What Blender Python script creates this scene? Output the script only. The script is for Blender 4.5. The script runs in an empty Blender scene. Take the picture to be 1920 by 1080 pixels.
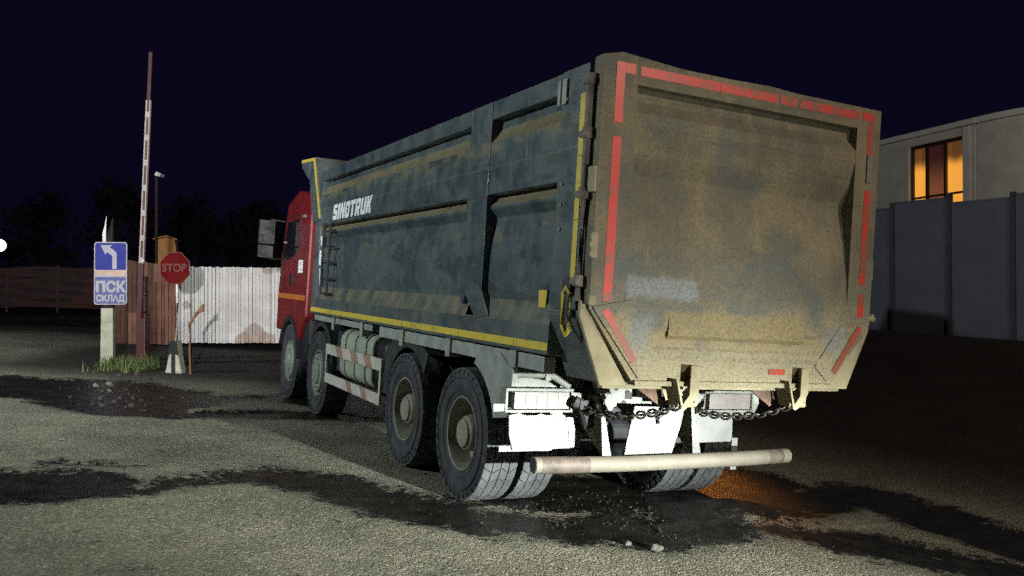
import bpy, bmesh, math, random
import numpy as np
from mathutils import Vector, Matrix
random.seed(7)
PI = math.pi
SC = bpy.context.scene
COL = SC.collection

# ------------------------------------------------------------------ camera, night sky, lamps, exposure
cam_d = bpy.data.cameras.new('camera')
cam = bpy.data.objects.new('camera', cam_d)
COL.objects.link(cam)
cam.location = (0, 0, 1.6503)
cam.rotation_euler = (PI / 2 + 0.01152, 0, 0)
cam_d.sensor_width = 36.0
cam_d.lens = 36.0 * 1656.09 / 1920.0
cam_d.clip_start = 0.05
cam_d.clip_end = 1000.0
SC.camera = cam

world = bpy.data.worlds.new('World')
SC.world = world
world.use_nodes = True
wn = world.node_tree
bgn = wn.nodes['Background']
bgn.inputs['Color'].default_value = (0.0029, 0.0020, 0.0098, 1)
bgn.inputs['Strength'].default_value = 1.0

SC.view_settings.view_transform = 'Standard'
SC.view_settings.look = 'None'
SC.view_settings.exposure = 0.0
SC.view_settings.gamma = 1.0
SC.cycles.use_denoising = False
SC.cycles.use_light_tree = False
world.cycles.sampling_method = 'NONE'
SC.cycles.max_bounces = 5
SC.cycles.diffuse_bounces = 3
SC.cycles.glossy_bounces = 3
SC.cycles.sample_clamp_indirect = 0.6
SC.cycles.sample_clamp_direct = 12.0

# truck frame (X right, Y forward, Z up, origin on the ground under the rear axle) -> world
TM = Matrix(((0.89481259, -0.44197305, 0.06301001),
             (0.44289637, 0.89657281, 0.0),
             (-0.05653247, 0.02792637, 0.99801012)))
TC = Vector((-4.0311, -6.5746, 1.6503))


def tw(x, y, z):
    return TM @ (Vector((x, y, z)) - TC) + Vector((0, 0, 1.6503))


def aim(o, target):
    d = Vector(target) - o.location
    o.rotation_euler = d.to_track_quat('-Z', 'Y').to_euler()


def lamp(name, kind, loc, power, color, target=None, radius=0.1, cone=None, blend=0.3):
    d = bpy.data.lights.new(name, kind)
    o = bpy.data.objects.new(name, d)
    COL.objects.link(o)
    o.location = loc
    d.energy = power
    d.color = color
    d.shadow_soft_size = radius
    if kind == 'SPOT':
        d.spot_size = cone
        d.spot_blend = blend
    if target is not None:
        aim(o, target)
    return o


# low beam of the car standing behind the truck: bright under a horizontal cut-off, weak spill above it
head = lamp('low_beam', 'SPOT', tw(0.45, -8.3, 1.12), 3375, (0.95, 1.0, 0.93), tw(-0.55, -1.0, 1.12), 0.07, math.radians(110), 0.2)
hd = head.data
hd.use_nodes = True
ln = hd.node_tree
for n_ in list(ln.nodes):
    ln.nodes.remove(n_)


def lnode(op, a, b=None, c=None):
    n = ln.nodes.new('ShaderNodeMath')
    n.operation = op
    for i, v in enumerate((a, b, c)):
        if v is None:
            continue
        if isinstance(v, (int, float)):
            n.inputs[i].default_value = v
        else:
            ln.links.new(v, n.inputs[i])
    return n.outputs[0]


def lramp(sock, pts):
    n = ln.nodes.new('ShaderNodeFloatCurve')
    c = n.mapping.curves[0]
    while len(c.points) > 2:
        c.points.remove(c.points[1])
    c.points[0].location = pts[0]
    c.points[1].location = pts[-1]
    for p in pts[1:-1]:
        c.points.new(*p)
    for p in c.points:
        p.handle_type = 'VECTOR'
    n.mapping.use_clip = False
    n.mapping.update()
    ln.links.new(sock, n.inputs['Value'])
    return n.outputs[0]


ltc = ln.nodes.new('ShaderNodeTexCoord')
lsep = ln.nodes.new('ShaderNodeSeparateXYZ')
ln.links.new(ltc.outputs['Normal'], lsep.inputs[0])
lz = lnode('MAXIMUM', lnode('ABSOLUTE', lsep.outputs[2]), 0.01)
lsl = lnode('DIVIDE', lsep.outputs[1], lz)
laz = lnode('DIVIDE', lsep.outputs[0], lz)
l01 = lnode('MULTIPLY_ADD', lsl, 0.5, 0.5)         # slope -1..1 -> 0..1
LV = lramp(l01, [(0.0, 0.25), (0.38, 0.5), (0.44, 0.9), (0.487, 1.0), (0.494, 0.55), (0.502, 0.27), (0.52, 0.18), (0.55, 0.10), (0.60, 0.05), (0.7, 0.026), (1.0, 0.004)])
a01 = lnode('MULTIPLY_ADD', laz, 0.5, 0.5)
LH = lramp(a01, [(0.0, 0.0), (0.2, 0.06), (0.28, 0.28), (0.36, 0.85), (0.42, 1.0), (0.53, 1.0), (0.59, 0.55), (0.65, 0.2), (0.72, 0.05), (1.0, 0.0)])
lem = ln.nodes.new('ShaderNodeEmission')
lout = ln.nodes.new('ShaderNodeOutputLight')
ln.links.new(lnode('MULTIPLY', lnode('MULTIPLY', LV, LH), 4.0), lem.inputs['Strength'])
ln.links.new(lem.outputs[0], lout.inputs[0])

# yard lamp out of the frame on the left, unseen spot behind the camera with its cone narrowed to the gate, sodium lamp behind on the right
lamp('yard_lamp', 'POINT', (-14.0, 6.0, 6.5), 5000, (0.86, 0.97, 0.97), None, 0.12)
lamp('gate_spot', 'SPOT', (-.55, -1.0, 2.25), 11000, (1.0, 0.97, 0.95), (-9.4, 23.0, 3.1), 0.06, math.radians(27), 0.45)
lamp('sodium_lamp', 'POINT', (14.0, -4.0, 9.0), 5400, (1.0, 0.86, 0.68), None, 0.15)

# ------------------------------------------------------------------ materials
MATS = {}


class NT:
    """small helper around a material node tree"""
    def __init__(self, name):
        self.m = bpy.data.materials.new(name)
        self.m.use_nodes = True
        self.t = self.m.node_tree
        self.b = self.t.nodes['Principled BSDF']
        self.tc = self.t.nodes.new('ShaderNodeTexCoord')
        self.obj = self.tc.outputs['Object']
        MATS[name] = self.m

    def put(self, sock, v):
        if isinstance(v, (int, float)):
            sock.default_value = v
        elif isinstance(v, (tuple, list)):
            sock.default_value = (*v, 1) if len(v) == 3 and sock.type == 'RGBA' else v
        else:
            self.t.links.new(v, sock)

    def noise(self, scale, detail=4, rough=0.55, vec=None, stretch=None, dist=0.0):
        n = self.t.nodes.new('ShaderNodeTexNoise')
        n.inputs['Scale'].default_value = scale
        n.inputs['Detail'].default_value = detail
        n.inputs['Roughness'].default_value = rough
        n.inputs['Distortion'].default_value = dist
        v = vec or self.obj
        if stretch:
            mp = self.t.nodes.new('ShaderNodeMapping')
            mp.inputs['Scale'].default_value = stretch
            self.t.links.new(v, mp.inputs[0])
            v = mp.outputs[0]
        self.t.links.new(v, n.inputs['Vector'])
        return n.outputs['Fac']

    def voro(self, scale, out='Distance', feature='F1'):
        n = self.t.nodes.new('ShaderNodeTexVoronoi')
        n.feature = feature
        n.inputs['Scale'].default_value = scale
        self.t.links.new(self.obj, n.inputs['Vector'])
        return n.outputs[out]

    def ramp(self, fac, lo, hi):
        n = self.t.nodes.new('ShaderNodeMapRange')
        n.interpolation_type = 'SMOOTHSTEP'
        self.put(n.inputs['Value'], fac)
        n.inputs['From Min'].default_value = lo
        n.inputs['From Max'].default_value = hi
        return n.outputs['Result']

    def math(self, op, a, b=0.0):
        n = self.t.nodes.new('ShaderNodeMath')
        n.operation = op
        self.put(n.inputs[0], a)
        self.put(n.inputs[1], b)
        return n.outputs[0]

    def mix(self, fac, a, b):
        n = self.t.nodes.new('ShaderNodeMix')
        n.data_type = 'RGBA'
        self.put(n.inputs[0], fac)
        self.put(n.inputs[6], a)
        self.put(n.inputs[7], b)
        return n.outputs[2]

    def xyz(self, vec=None):
        n = self.t.nodes.new('ShaderNodeSeparateXYZ')
        self.t.links.new(vec or self.obj, n.inputs[0])
        return n.outputs

    def attr(self, name):
        n = self.t.nodes.new('ShaderNodeAttribute')
        n.attribute_name = name
        return n.outputs['Fac']

    def nrm_up(self):
        g = self.t.nodes.new('ShaderNodeTexCoord')
        return self.xyz(g.outputs['Normal'])[2]

    def bump(self, h, strength=0.3, dist=0.01):
        n = self.t.nodes.new('ShaderNodeBump')
        n.inputs['Strength'].default_value = strength
        n.inputs['Distance'].default_value = dist
        self.t.links.new(h, n.inputs['Height'])
        self.t.links.new(n.outputs[0], self.b.inputs['Normal'])

    def box(self, axis_a, a0, a1, axis_b, b0, b1, soft=0.03, wob=0.04):
        """soft-edged rectangle mask in object coordinates, edges broken by noise"""
        p = self.xyz()
        n = self.math('MULTIPLY', self.math('SUBTRACT', self.noise(9, 3), 0.5), wob * 2)
        out = None
        for ax, lo, hi in ((axis_a, a0, a1), (axis_b, b0, b1)):
            v = self.math('ADD', p[ax], n)
            k = self.math('MULTIPLY', self.ramp(v, lo - soft, lo + soft), self.ramp(v, hi + soft, hi - soft))
            out = k if out is None else self.math('MULTIPLY', out, k)
        return out

    def done(self, color, rough=0.6, metal=0.0, spec=0.4):
        self.put(self.b.inputs['Base Color'], color)
        self.put(self.b.inputs['Roughness'], rough)
        self.put(self.b.inputs['Metallic'], metal)
        self.b.inputs['Specular IOR Level'].default_value = spec
        return self.m


def simple(name, color, rough=0.6, metal=0.0, var=0.25, scale=6.0, bump=0.15, dirt=None, dirt_amt=0.5, spec=0.4, fine=90.0):
    n = NT(name)
    big = n.noise(scale, 5)
    fin = n.noise(fine, 2)
    dark = tuple(c * (1 - var) for c in color)
    lite = tuple(min(1, c * (1 + var)) for c in color)
    c = n.mix(n.ramp(big, 0.3, 0.7), dark, lite)
    if dirt:
        c = n.mix(n.ramp(n.noise(scale * 0.6, 6, 0.65, dist=0.4), 0.75 - dirt_amt * 0.5, 1.0 - dirt_amt * 0.5), c, dirt)
    c = n.mix(n.math('MULTIPLY', n.ramp(fin, 0.35, 0.65), 0.18), c, tuple(k * 0.5 for k in color))
    n.bump(n.math('ADD', n.math('MULTIPLY', fin, 0.5), big), bump, 0.006)
    return n.done(c, rough, metal, spec)


DIRT = (0.27, 0.22, 0.125)
MUD = (0.16, 0.125, 0.075)

# truck body paint: blue-grey, dust lying on the ledges, streaks and scuffed patches
n = NT('body_paint')
pos = n.xyz()
base = n.mix(n.ramp(n.noise(2.2, 5, 0.6), 0.35, 0.65), (0.040, 0.066, 0.084), (0.086, 0.110, 0.110))
streak = n.ramp(n.noise(3.0, 6, 0.7, stretch=(1.0, 4.0, 0.45)), 0.52, 0.75)
base = n.mix(n.math('MULTIPLY', streak, 0.65), base, (0.130, 0.132, 0.105))
smud = n.ramp(n.noise(1.3, 7, 0.68, stretch=(1.0, 0.7, 1.8), dist=1.2), 0.50, 0.60)
base = n.mix(n.math('MULTIPLY', smud, 0.72), base, (0.024, 0.038, 0.050))
dust = n.ramp(n.math('ADD', n.nrm_up(), n.math('MULTIPLY', n.math('SUBTRACT', n.noise(5, 5), 0.5), 0.9)), 0.12, 0.55)
base = n.mix(n.math('MULTIPLY', dust, 0.85), base, DIRT)
# dust band washed down under the upper slot, mud spray along the sill
band = n.math('MULTIPLY', n.ramp(pos[2], 2.70, 2.84), n.ramp(pos[2], 2.93, 2.86))
band = n.math('MULTIPLY', band, n.ramp(n.noise(2.6, 5, 0.7, stretch=(1, 1, 3)), 0.42, 0.60))
base = n.mix(n.math('MULTIPLY', band, 0.8), base, (0.21, 0.175, 0.09))
sill = n.math('MULTIPLY', n.ramp(pos[2], 1.72, 1.50), n.ramp(n.noise(4, 5, 0.7, stretch=(1, 1, 1.4)), 0.36, 0.7))
base = n.mix(n.math('MULTIPLY', sill, 0.5), base, (0.14, 0.138, 0.11))
seam = n.math('MULTIPLY', n.ramp(n.math('ABSOLUTE', n.math('SUBTRACT', n.math('ADD', pos[2], n.math('MULTIPLY', n.noise(3, 2), 0.03)), 2.665)), 0.008, 0.0), 0.5)
base = n.mix(seam, base, (0.21, 0.185, 0.12))
grit = n.ramp(n.noise(7.0, 7, 0.75, dist=0.6), 0.55, 0.68)
base = n.mix(n.math('MULTIPLY', grit, 0.3), base, (0.17, 0.145, 0.088))
scr = n.ramp(n.noise(5.0, 3, 0.6, stretch=(1, 0.5, 14.0), dist=0.3), 0.68, 0.72)
base = n.mix(n.math('MULTIPLY', scr, 0.5), base, (0.20, 0.17, 0.12))
drip = n.ramp(n.noise(9.0, 2, 0.5, stretch=(1, 6.0, 0.35)), 0.68, 0.74)
base = n.mix(n.math('MULTIPLY', drip, 0.7), base, (0.24, 0.22, 0.15))
fin = n.noise(70, 3)
base = n.mix(n.math('MULTIPLY', n.ramp(fin, 0.3, 0.7), 0.3), base, (0.04, 0.05, 0.05))
n.bump(n.math('ADD', n.math('MULTIPLY', n.noise(1.4, 3), 5.0), n.math('ADD', n.noise(4, 3), n.math('MULTIPLY', fin, 0.3))), 0.35, 0.014)
n.done(base, n.ramp(n.noise(6, 4), -0.1, 1.1), 0.0, 0.3)
MATS['body_paint'].node_tree.nodes['Principled BSDF'].inputs['Roughness'].default_value = 0.62

# tailgate: same paint under caked tan dust, heavier towards the foot; pale patches rubbed clean
n = NT('tailgate_paint')
pos = n.xyz()
base = n.mix(n.ramp(n.noise(2.5, 5), 0.3, 0.7), (0.125, 0.113, 0.086), (0.215, 0.180, 0.115))
cov = n.ramp(n.math('ADD', n.math('MULTIPLY', n.math('SUBTRACT', n.noise(2.0, 7, 0.62, dist=0.5), 0.5), 1.6), n.ramp(pos[2], 1.95, 1.25)), 0.0, 0.8)
base = n.mix(n.math('MULTIPLY', cov, 0.85), base, (0.30, 0.245, 0.14))
rust = n.ramp(n.noise(4.5, 6, 0.7, stretch=(2.2, 1, 0.7)), 0.58, 0.75)
base = n.mix(n.math('MULTIPLY', rust, 0.5), base, (0.17, 0.12, 0.075))
vst = n.ramp(n.noise(3.0, 6, 0.7, stretch=(3.0, 1, 0.35), dist=0.3), 0.50, 0.68)
base = n.mix(n.math('MULTIPLY', vst, 0.5), base, (0.27, 0.215, 0.12))
hst = n.ramp(n.noise(2.4, 6, 0.7, stretch=(0.5, 1, 3.5), dist=0.5), 0.52, 0.66)
base = n.mix(n.math('MULTIPLY', hst, 0.5), base, (0.090, 0.080, 0.060))
midb = n.math('MULTIPLY', n.ramp(pos[2], 1.45, 1.62), n.ramp(pos[2], 2.15, 1.85))
midb = n.math('MULTIPLY', midb, n.ramp(n.noise(2.6, 6, 0.65, dist=0.6), 0.36, 0.58))
base = n.mix(n.math('MULTIPLY', midb, 0.7), base, (0.135, 0.145, 0.130))
blue = n.ramp(n.noise(1.7, 5, 0.6, dist=0.7), 0.52, 0.64)
base = n.mix(n.math('MULTIPLY', blue, 0.6), base, (0.095, 0.115, 0.115))
base = n.mix(n.math('MULTIPLY', n.box(0, -0.92, -0.36, 2, 1.71, 1.84, 0.03, 0.03), 0.8), base, (0.25, 0.28, 0.29))
base = n.mix(n.math('MULTIPLY', n.box(0, -0.86, -0.30, 2, 1.50, 1.69, 0.04, 0.06), 0.6), base, (0.10, 0.115, 0.12))
for bx0, bx1, bz0, bz1 in ((-.90, -.72, 1.30, 1.60), (.80, .98, 1.36, 1.58)):
    base = n.mix(n.math('MULTIPLY', n.box(0, bx0, bx1, 2, bz0, bz1, 0.05, 0.08), 0.7), base, (0.21, 0.23, 0.235))
beamd = n.box(0, -0.62, 0.58, 2, 1.45, 1.63, 0.02, 0.015)
base = n.mix(n.math('MULTIPLY', beamd, 0.75), base, (0.265, 0.215, 0.105))
foot = n.math('MULTIPLY', n.ramp(pos[2], 1.45, 1.33), n.ramp(n.noise(5, 5), 0.25, 0.5))
base = n.mix(n.math('MULTIPLY', foot, 0.8), base, (0.30, 0.27, 0.18))
fin = n.noise(60, 4, 0.7)
base = n.mix(n.math('MULTIPLY', n.ramp(fin, 0.4, 0.65), 0.5), base, (0.06, 0.05, 0.038))
n.bump(n.math('ADD', n.math('MULTIPLY', n.noise(1.7, 3), 5.0), n.math('ADD', n.noise(5, 4), n.math('MULTIPLY', fin, 0.4))), 0.4, 0.014)
n.done(base, 0.75, 0.0, 0.25)

# worn reflective tape
n = NT('red_tape')
w1 = n.ramp(n.math('ADD', n.noise(9, 6, 0.72), n.math('MULTIPLY', n.ramp(n.xyz()[0], -0.6, 0.9), 0.10)), 0.50, 0.66)
low = n.ramp(n.xyz()[2], 1.66, 1.45)
w1 = n.math('MAXIMUM', w1, n.math('MULTIPLY', low, n.ramp(n.noise(8, 4), 0.22, 0.55)))
c = n.mix(n.math('MULTIPLY', w1, 0.8), (0.53, 0.030, 0.018), (0.15, 0.085, 0.055))
n.done(c, 0.4, 0, 0.5)
n = NT('yellow_tape')
c = n.mix(n.ramp(n.noise(4, 6, 0.7, stretch=(1, 1.0, 1)), 0.48, 0.78), (0.60, 0.46, 0.06), (0.26, 0.21, 0.09))
n.done(c, 0.45, 0, 0.4)
n = NT('white_letters')
c = n.mix(n.ramp(n.noise(14, 4), 0.6, 0.72), (0.82, 0.85, 0.86), (0.25, 0.27, 0.28))
n.done(c, 0.45)

simple('chassis_white', (0.17, 0.175, 0.165), 0.6, 0, 0.2, 7, 0.25, (0.10, 0.088, 0.06), 0.45)
simple('flap_white', (0.20, 0.203, 0.20), 0.65, 0, 0.12, 5, 0.4, (0.125, 0.115, 0.09), 0.40)
simple('chassis_grey', (0.25, 0.27, 0.245), 0.65, 0, 0.25, 6, 0.2, (0.21, 0.19, 0.13), 0.4)
simple('chassis_dark', (0.022, 0.023, 0.026), 0.7, 0, 0.4, 7, 0.2, (0.07, 0.06, 0.045), 0.25)
simple('dirty_plate', (0.20, 0.18, 0.115), 0.75, 0, 0.35, 6, 0.3, (0.09, 0.075, 0.05), 0.45)
simple('tan_flange', (0.27, 0.235, 0.145), 0.75, 0, 0.2, 6, 0.3, (0.20, 0.16, 0.09), 0.4)
simple('bumper_white', (0.15, 0.135, 0.108), 0.6, 0, 0.14, 5, 0.2, (0.15, 0.105, 0.075), 0.35)
simple('worn_paint', (0.085, 0.066, 0.055), 0.6, 0, 0.35, 9, 0.3, (0.16, 0.14, 0.11), 0.5)
simple('rod_grey', (0.15, 0.125, 0.11), 0.7, 0, 0.35, 9, 0.3, (0.09, 0.06, 0.045), 0.4)
simple('rust_brown', (0.10, 0.062, 0.042), 0.8, 0, 0.4, 9, 0.4)
simple('rusty_post_paint', (0.20, 0.095, 0.05), 0.8, 0, 0.4, 9, 0.4, (0.09, 0.05, 0.03), 0.4)
simple('chain_steel', (0.055, 0.05, 0.04), 0.5, 0.5, 0.35, 30, 0.2)
simple('black_rubber', (0.020, 0.021, 0.025), 0.75, 0, 0.3, 8, 0.2, (0.05, 0.047, 0.043), 0.35)
simple('black_plastic', (0.014, 0.014, 0.017), 0.45, 0, 0.3, 8, 0.1)
simple('tank_metal', (0.30, 0.34, 0.27), 0.5, 0.0, 0.15, 4, 0.15, (0.17, 0.16, 0.12), 0.4)
simple('rail_white', (0.46, 0.44, 0.385), 0.6, 0, 0.12, 5, 0.15, (0.30, 0.25, 0.17), 0.35)
simple('rail_red', (0.30, 0.19, 0.14), 0.6, 0, 0.2, 5, 0.15, (0.28, 0.20, 0.13), 0.4)
simple('rim_dusty', (0.225, 0.22, 0.165), 0.6, 0, 0.25, 8, 0.2, (0.13, 0.115, 0.08), 0.4)
simple('hub_pale', (0.20, 0.235, 0.19), 0.6, 0, 0.2, 8, 0.2, (0.20, 0.19, 0.14), 0.35)
simple('cab_red', (0.135, 0.008, 0.010), 0.3, 0, 0.12, 3, 0.03, (0.20, 0.05, 0.035), 0.2, 0.5)
simple('orange_stripe_paint', (0.42, 0.125, 0.02), 0.4, 0, 0.12, 5, 0.05)
simple('cab_glass', (0.010, 0.010, 0.012), 0.08, 0, 0.1, 4, 0.0)
simple('mirror_glass', (0.16, 0.18, 0.17), 0.14, 0.85, 0.75, 9, 0.3)
simple('sticker_white', (0.80, 0.80, 0.78), 0.5, 0, 0.05, 8, 0.02)
simple('ink_black', (0.02, 0.02, 0.02), 0.6, 0, 0.1, 8, 0.02)
simple('lamp_lens', (0.185, 0.168, 0.165), 0.3, 0, 0.08, 20, 0.1)
simple('sign_blue', (0.030, 0.038, 0.22), 0.28, 0, 0.10, 6, 0.04)
simple('sign_pale_blue', (0.09, 0.105, 0.25), 0.3, 0, 0.12, 6, 0.04)
simple('sign_white', (0.34, 0.32, 0.37), 0.32, 0, 0.08, 6, 0.04)
simple('sign_glare', (0.46, 0.33, 0.27), 0.3, 0, 0.15, 7, 0.04)
simple('stop_red', (0.10, 0.005, 0.006), 0.16, 0, 0.15, 5, 0.12)
simple('stop_letter', (0.125, 0.045, 0.04), 0.3, 0, 0.2, 9, 0.1)
simple('concrete_pale', (0.36, 0.36, 0.28), 0.85, 0, 0.18, 5, 0.4, (0.12, 0.10, 0.07), 0.5)
simple('concrete_dark', (0.013, 0.014, 0.014), 0.85, 0, 0.3, 6, 0.4)
simple('post_white', (0.62, 0.60, 0.57), 0.6, 0, 0.2, 6, 0.2, (0.35, 0.28, 0.22), 0.3)
simple('barrier_red', (0.055, 0.008, 0.006), 0.5, 0, 0.2, 6, 0.1)
simple('barrier_white', (0.36, 0.30, 0.28), 0.5, 0, 0.12, 6, 0.1)
simple('barrier_rust', (0.05, 0.016, 0.014), 0.6, 0, 0.3, 6, 0.1)
simple('panel_grey', (0.066, 0.066, 0.092), 0.6, 0, 0.12, 1.5, 0.1, (0.045, 0.043, 0.055), 0.4)
simple('panel_post', (0.03, 0.028, 0.034), 0.7, 0, 0.2, 4, 0.1)
simple('house_stone', (0.60, 0.55, 0.48), 0.8, 0, 0.10, 2, 0.25, (0.46, 0.41, 0.34), 0.4)
simple('house_trim', (0.66, 0.62, 0.55), 0.8, 0, 0.08, 2, 0.2)
simple('window_dark', (0.035, 0.02, 0.014), 0.5, 0, 0.2, 4, 0.05)
simple('tan_wall', (0.75, 0.36, 0.12), 0.8, 0, 0.15, 2, 0.2)
simple('brush_wood', (0.050, 0.010, 0.006), 0.85, 0, 0.7, 0.8, 0.5, (0.012, 0.006, 0.005), 0.9)
simple('bark', (0.045, 0.032, 0.022), 0.9, 0, 0.3, 8, 0.5)
simple('stone_grey', (0.085, 0.08, 0.068), 0.85, 0, 0.3, 9, 0.5)
simple('clod', (0.022, 0.018, 0.015), 0.9, 0, 0.4, 9, 0.6)
for i, c in enumerate(((0.006, 0.007, 0.004), (0.009, 0.010, 0.006), (0.004, 0.005, 0.003))):
    simple('leaf_%s' % 'abc'[i], c, 0.7, 0, 0.3, 2, 0.0)
for i, c in enumerate(((0.075, 0.125, 0.03), (0.125, 0.17, 0.05), (0.16, 0.14, 0.07))):
    simple('grass_%s' % 'abc'[i], c, 0.7, 0, 0.25, 4, 0.0)


def emit(name, color, strength, tex=None):
    n = NT(name)
    n.b.inputs['Base Color'].default_value = (*[min(1, c) for c in color], 1)
    n.b.inputs['Emission Strength'].default_value = strength
    if tex:
        n.put(n.b.inputs['Emission Color'], tex(n))
    else:
        n.b.inputs['Emission Color'].default_value = (*color, 1)
    return n.m


emit('lamp_glow', (0.78, 0.92, 1.0), 4.0).cycles.emission_sampling = 'NONE'

emit('amber_glow', (1.0, 0.30, 0.03), 2.5).cycles.emission_sampling = 'NONE'
emit('window_glow', (1.0, 0.45, 0.06), 1.0,
     lambda n: n.mix(n.ramp(n.math('ADD', n.xyz()[2], n.math('MULTIPLY', n.noise(2.5, 3), 0.3)), 6.62, 6.12), n.mix(n.ramp(n.noise(1.2, 2), 0.3, 0.7), (0.024, 0.006, 0.007), (0.036, 0.009, 0.008)), (0.80, 0.33, 0.045)))
emit('window_dim', (0.1, 0.03, 0.012), 1.0,
     lambda n: n.mix(n.ramp(n.xyz()[2], 6.5, 5.2), (0.022, 0.006, 0.007), (0.16, 0.055, 0.025)))

# gate sheets: white paint peeled to rust in a few places; the brown leaf
n = NT('gate_white')
p = n.xyz()
c = n.mix(n.ramp(n.noise(2, 5), 0.3, 0.7), (0.50, 0.475, 0.46), (0.64, 0.62, 0.61))


def blob(n, cx, cz, r, ax=0):
    p = n.xyz()
    dx = n.math('SUBTRACT', p[ax], cx)
    dz = n.math('SUBTRACT', p[2], cz)
    d = n.math('SQRT', n.math('ADD', n.math('MULTIPLY', dx, dx), n.math('MULTIPLY', dz, dz)))
    d = n.math('ADD', d, n.math('MULTIPLY', n.math('SUBTRACT', n.noise(5, 5, 0.6), 0.5), r * 1.1))
    return n.ramp(d, r, r * 0.72)


for cx, cz, r in ((1.30, 0.20, 0.30), (1.02, 0.06, 0.22), (1.62, 0.05, 0.24), (1.62, 1.86, 0.22), (1.38, 1.93, 0.15), (2.02, 1.0, 0.10), (2.02, 0.4, 0.14), (2.04, 1.55, 0.10), (-0.3, 0.9, 0.12)):
    c = n.mix(n.math('MULTIPLY', blob(n, cx, cz, r), 0.75), c, (0.30, 0.21, 0.165))
c = n.mix(n.math('MULTIPLY', n.ramp(n.noise(5, 5, 0.7, stretch=(2, 1, 0.3)), 0.56, 0.72), 0.35), c, (0.36, 0.29, 0.25))
n.bump(n.noise(40, 3), 0.1, 0.004)
n.done(c, 0.5, 0, 0.3)
n = NT('gate_brown')
c = n.mix(n.ramp(n.noise(3, 5, 0.6, stretch=(3, 3, 0.5)), 0.3, 0.7), (0.105, 0.034, 0.022), (0.20, 0.085, 0.052))
c = n.mix(n.math('MULTIPLY', n.ramp(n.noise(2, 4), 0.55, 0.7), 0.6), c, (0.085, 0.011, 0.009))
n.done(c, 0.55, 0, 0.3)

# tread and sidewall rubber with grey road dust
n = NT('tyre_rubber')
pos = n.xyz()
c = n.mix(n.ramp(n.noise(7, 5), 0.3, 0.7), (0.026, 0.029, 0.036), (0.050, 0.054, 0.060))
c = n.mix(n.math('MULTIPLY', n.ramp(n.noise(4, 5, 0.7), 0.5, 0.75), 0.45), c, (0.085, 0.082, 0.072))
n.bump(n.noise(60, 3), 0.25, 0.004)
n.done(c, 0.75, 0, 0.3)
n = NT('tread_rubber')
c = n.mix(n.ramp(n.noise(9, 4), 0.3, 0.7), (0.058, 0.061, 0.066), (0.098, 0.102, 0.108))
c = n.mix(n.math('MULTIPLY', n.ramp(n.noise(5, 6, 0.7), 0.5, 0.7), 0.5), c, (0.045, 0.042, 0.036))
n.bump(n.noise(50, 3), 0.2, 0.004)
n.done(c, 0.75, 0, 0.3)

# ground: dusty chip-seal asphalt, wet tracks, bare soil beside the road
n = NT('ground_surface')
wet = n.attr('wet')
soil = n.attr('soil')
edge = n.math('ADD', n.math('MULTIPLY', n.math('SUBTRACT', n.noise(2.6, 7, 0.72, dist=0.5), 0.5), 2.4), n.math('MULTIPLY', n.math('SUBTRACT', n.noise(14, 6, 0.8), 0.5), 1.8))
wetm = n.ramp(n.math('ADD', wet, edge), 0.40, 0.60)
damp = n.ramp(n.math('ADD', wet, n.math('MULTIPLY', n.math('SUBTRACT', n.noise(1.7, 6, 0.7), 0.5), 1.3)), 0.02, 0.55)
chip = n.voro(52.0)
chipc = n.t.nodes.new('ShaderNodeTexVoronoi')
chipc.inputs['Scale'].default_value = 52.0
n.t.links.new(n.obj, chipc.inputs['Vector'])
cs = n.xyz(chipc.outputs['Color'])
dry = n.mix(n.ramp(n.noise(1.1, 6, 0.6), 0.33, 0.68), (0.178, 0.172, 0.118), (0.29, 0.275, 0.192))
dry = n.mix(n.math('MULTIPLY', n.ramp(n.noise(0.55, 4, 0.6, stretch=(0.5, 1.2, 1)), 0.50, 0.66), 0.55), dry, (0.36, 0.345, 0.27))
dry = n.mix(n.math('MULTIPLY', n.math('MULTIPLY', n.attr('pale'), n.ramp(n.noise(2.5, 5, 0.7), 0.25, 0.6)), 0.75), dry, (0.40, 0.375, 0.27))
dry = n.mix(n.math('MULTIPLY', cs[0], 0.6), dry, (0.05, 0.048, 0.042))
dry = n.mix(n.math('MULTIPLY', n.ramp(cs[1], 0.78, 1.0), 0.65), dry, (0.42, 0.405, 0.33))
dry = n.mix(n.math('MULTIPLY', n.ramp(n.noise(30, 4), 0.35, 0.7), 0.35), dry, (0.08, 0.08, 0.062))
dry = n.mix(n.math('MULTIPLY', n.ramp(n.noise(0.8, 3), 0.45, 0.7), 0.25), dry, (0.12, 0.125, 0.10))
dry = n.mix(n.math('MULTIPLY', damp, 0.45), dry, (0.062, 0.058, 0.045))
soilc = n.mix(n.ramp(n.noise(1.5, 6, 0.65), 0.3, 0.7), (0.011, 0.008, 0.008), (0.024, 0.017, 0.015))
dry = n.mix(soil, dry, soilc)
wetc = n.mix(n.ramp(n.noise(6, 5, 0.7), 0.3, 0.75), (0.007, 0.0065, 0.006), (0.028, 0.025, 0.020))
n.put(n.b.inputs['Base Color'], n.mix(wetm, dry, wetc))
rr = n.mix(wetm, (0.9, 0.9, 0.9), (0.34, 0.34, 0.34))
n.t.links.new(rr, n.b.inputs['Roughness'])
n.b.inputs['Specular IOR Level'].default_value = 0.3
hh = n.math('ADD', n.math('MULTIPLY', n.ramp(chip, 0.75, 0.1), 0.7), n.math('ADD', n.math('MULTIPLY', n.noise(34, 5, 0.75), 1.2), n.math('MULTIPLY', n.noise(4, 4), 0.5)))
n.bump(n.math('MULTIPLY', hh, n.math('SUBTRACT', 1.0, n.math('MULTIPLY', wetm, 0.8))), 0.85, 0.014)


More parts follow.
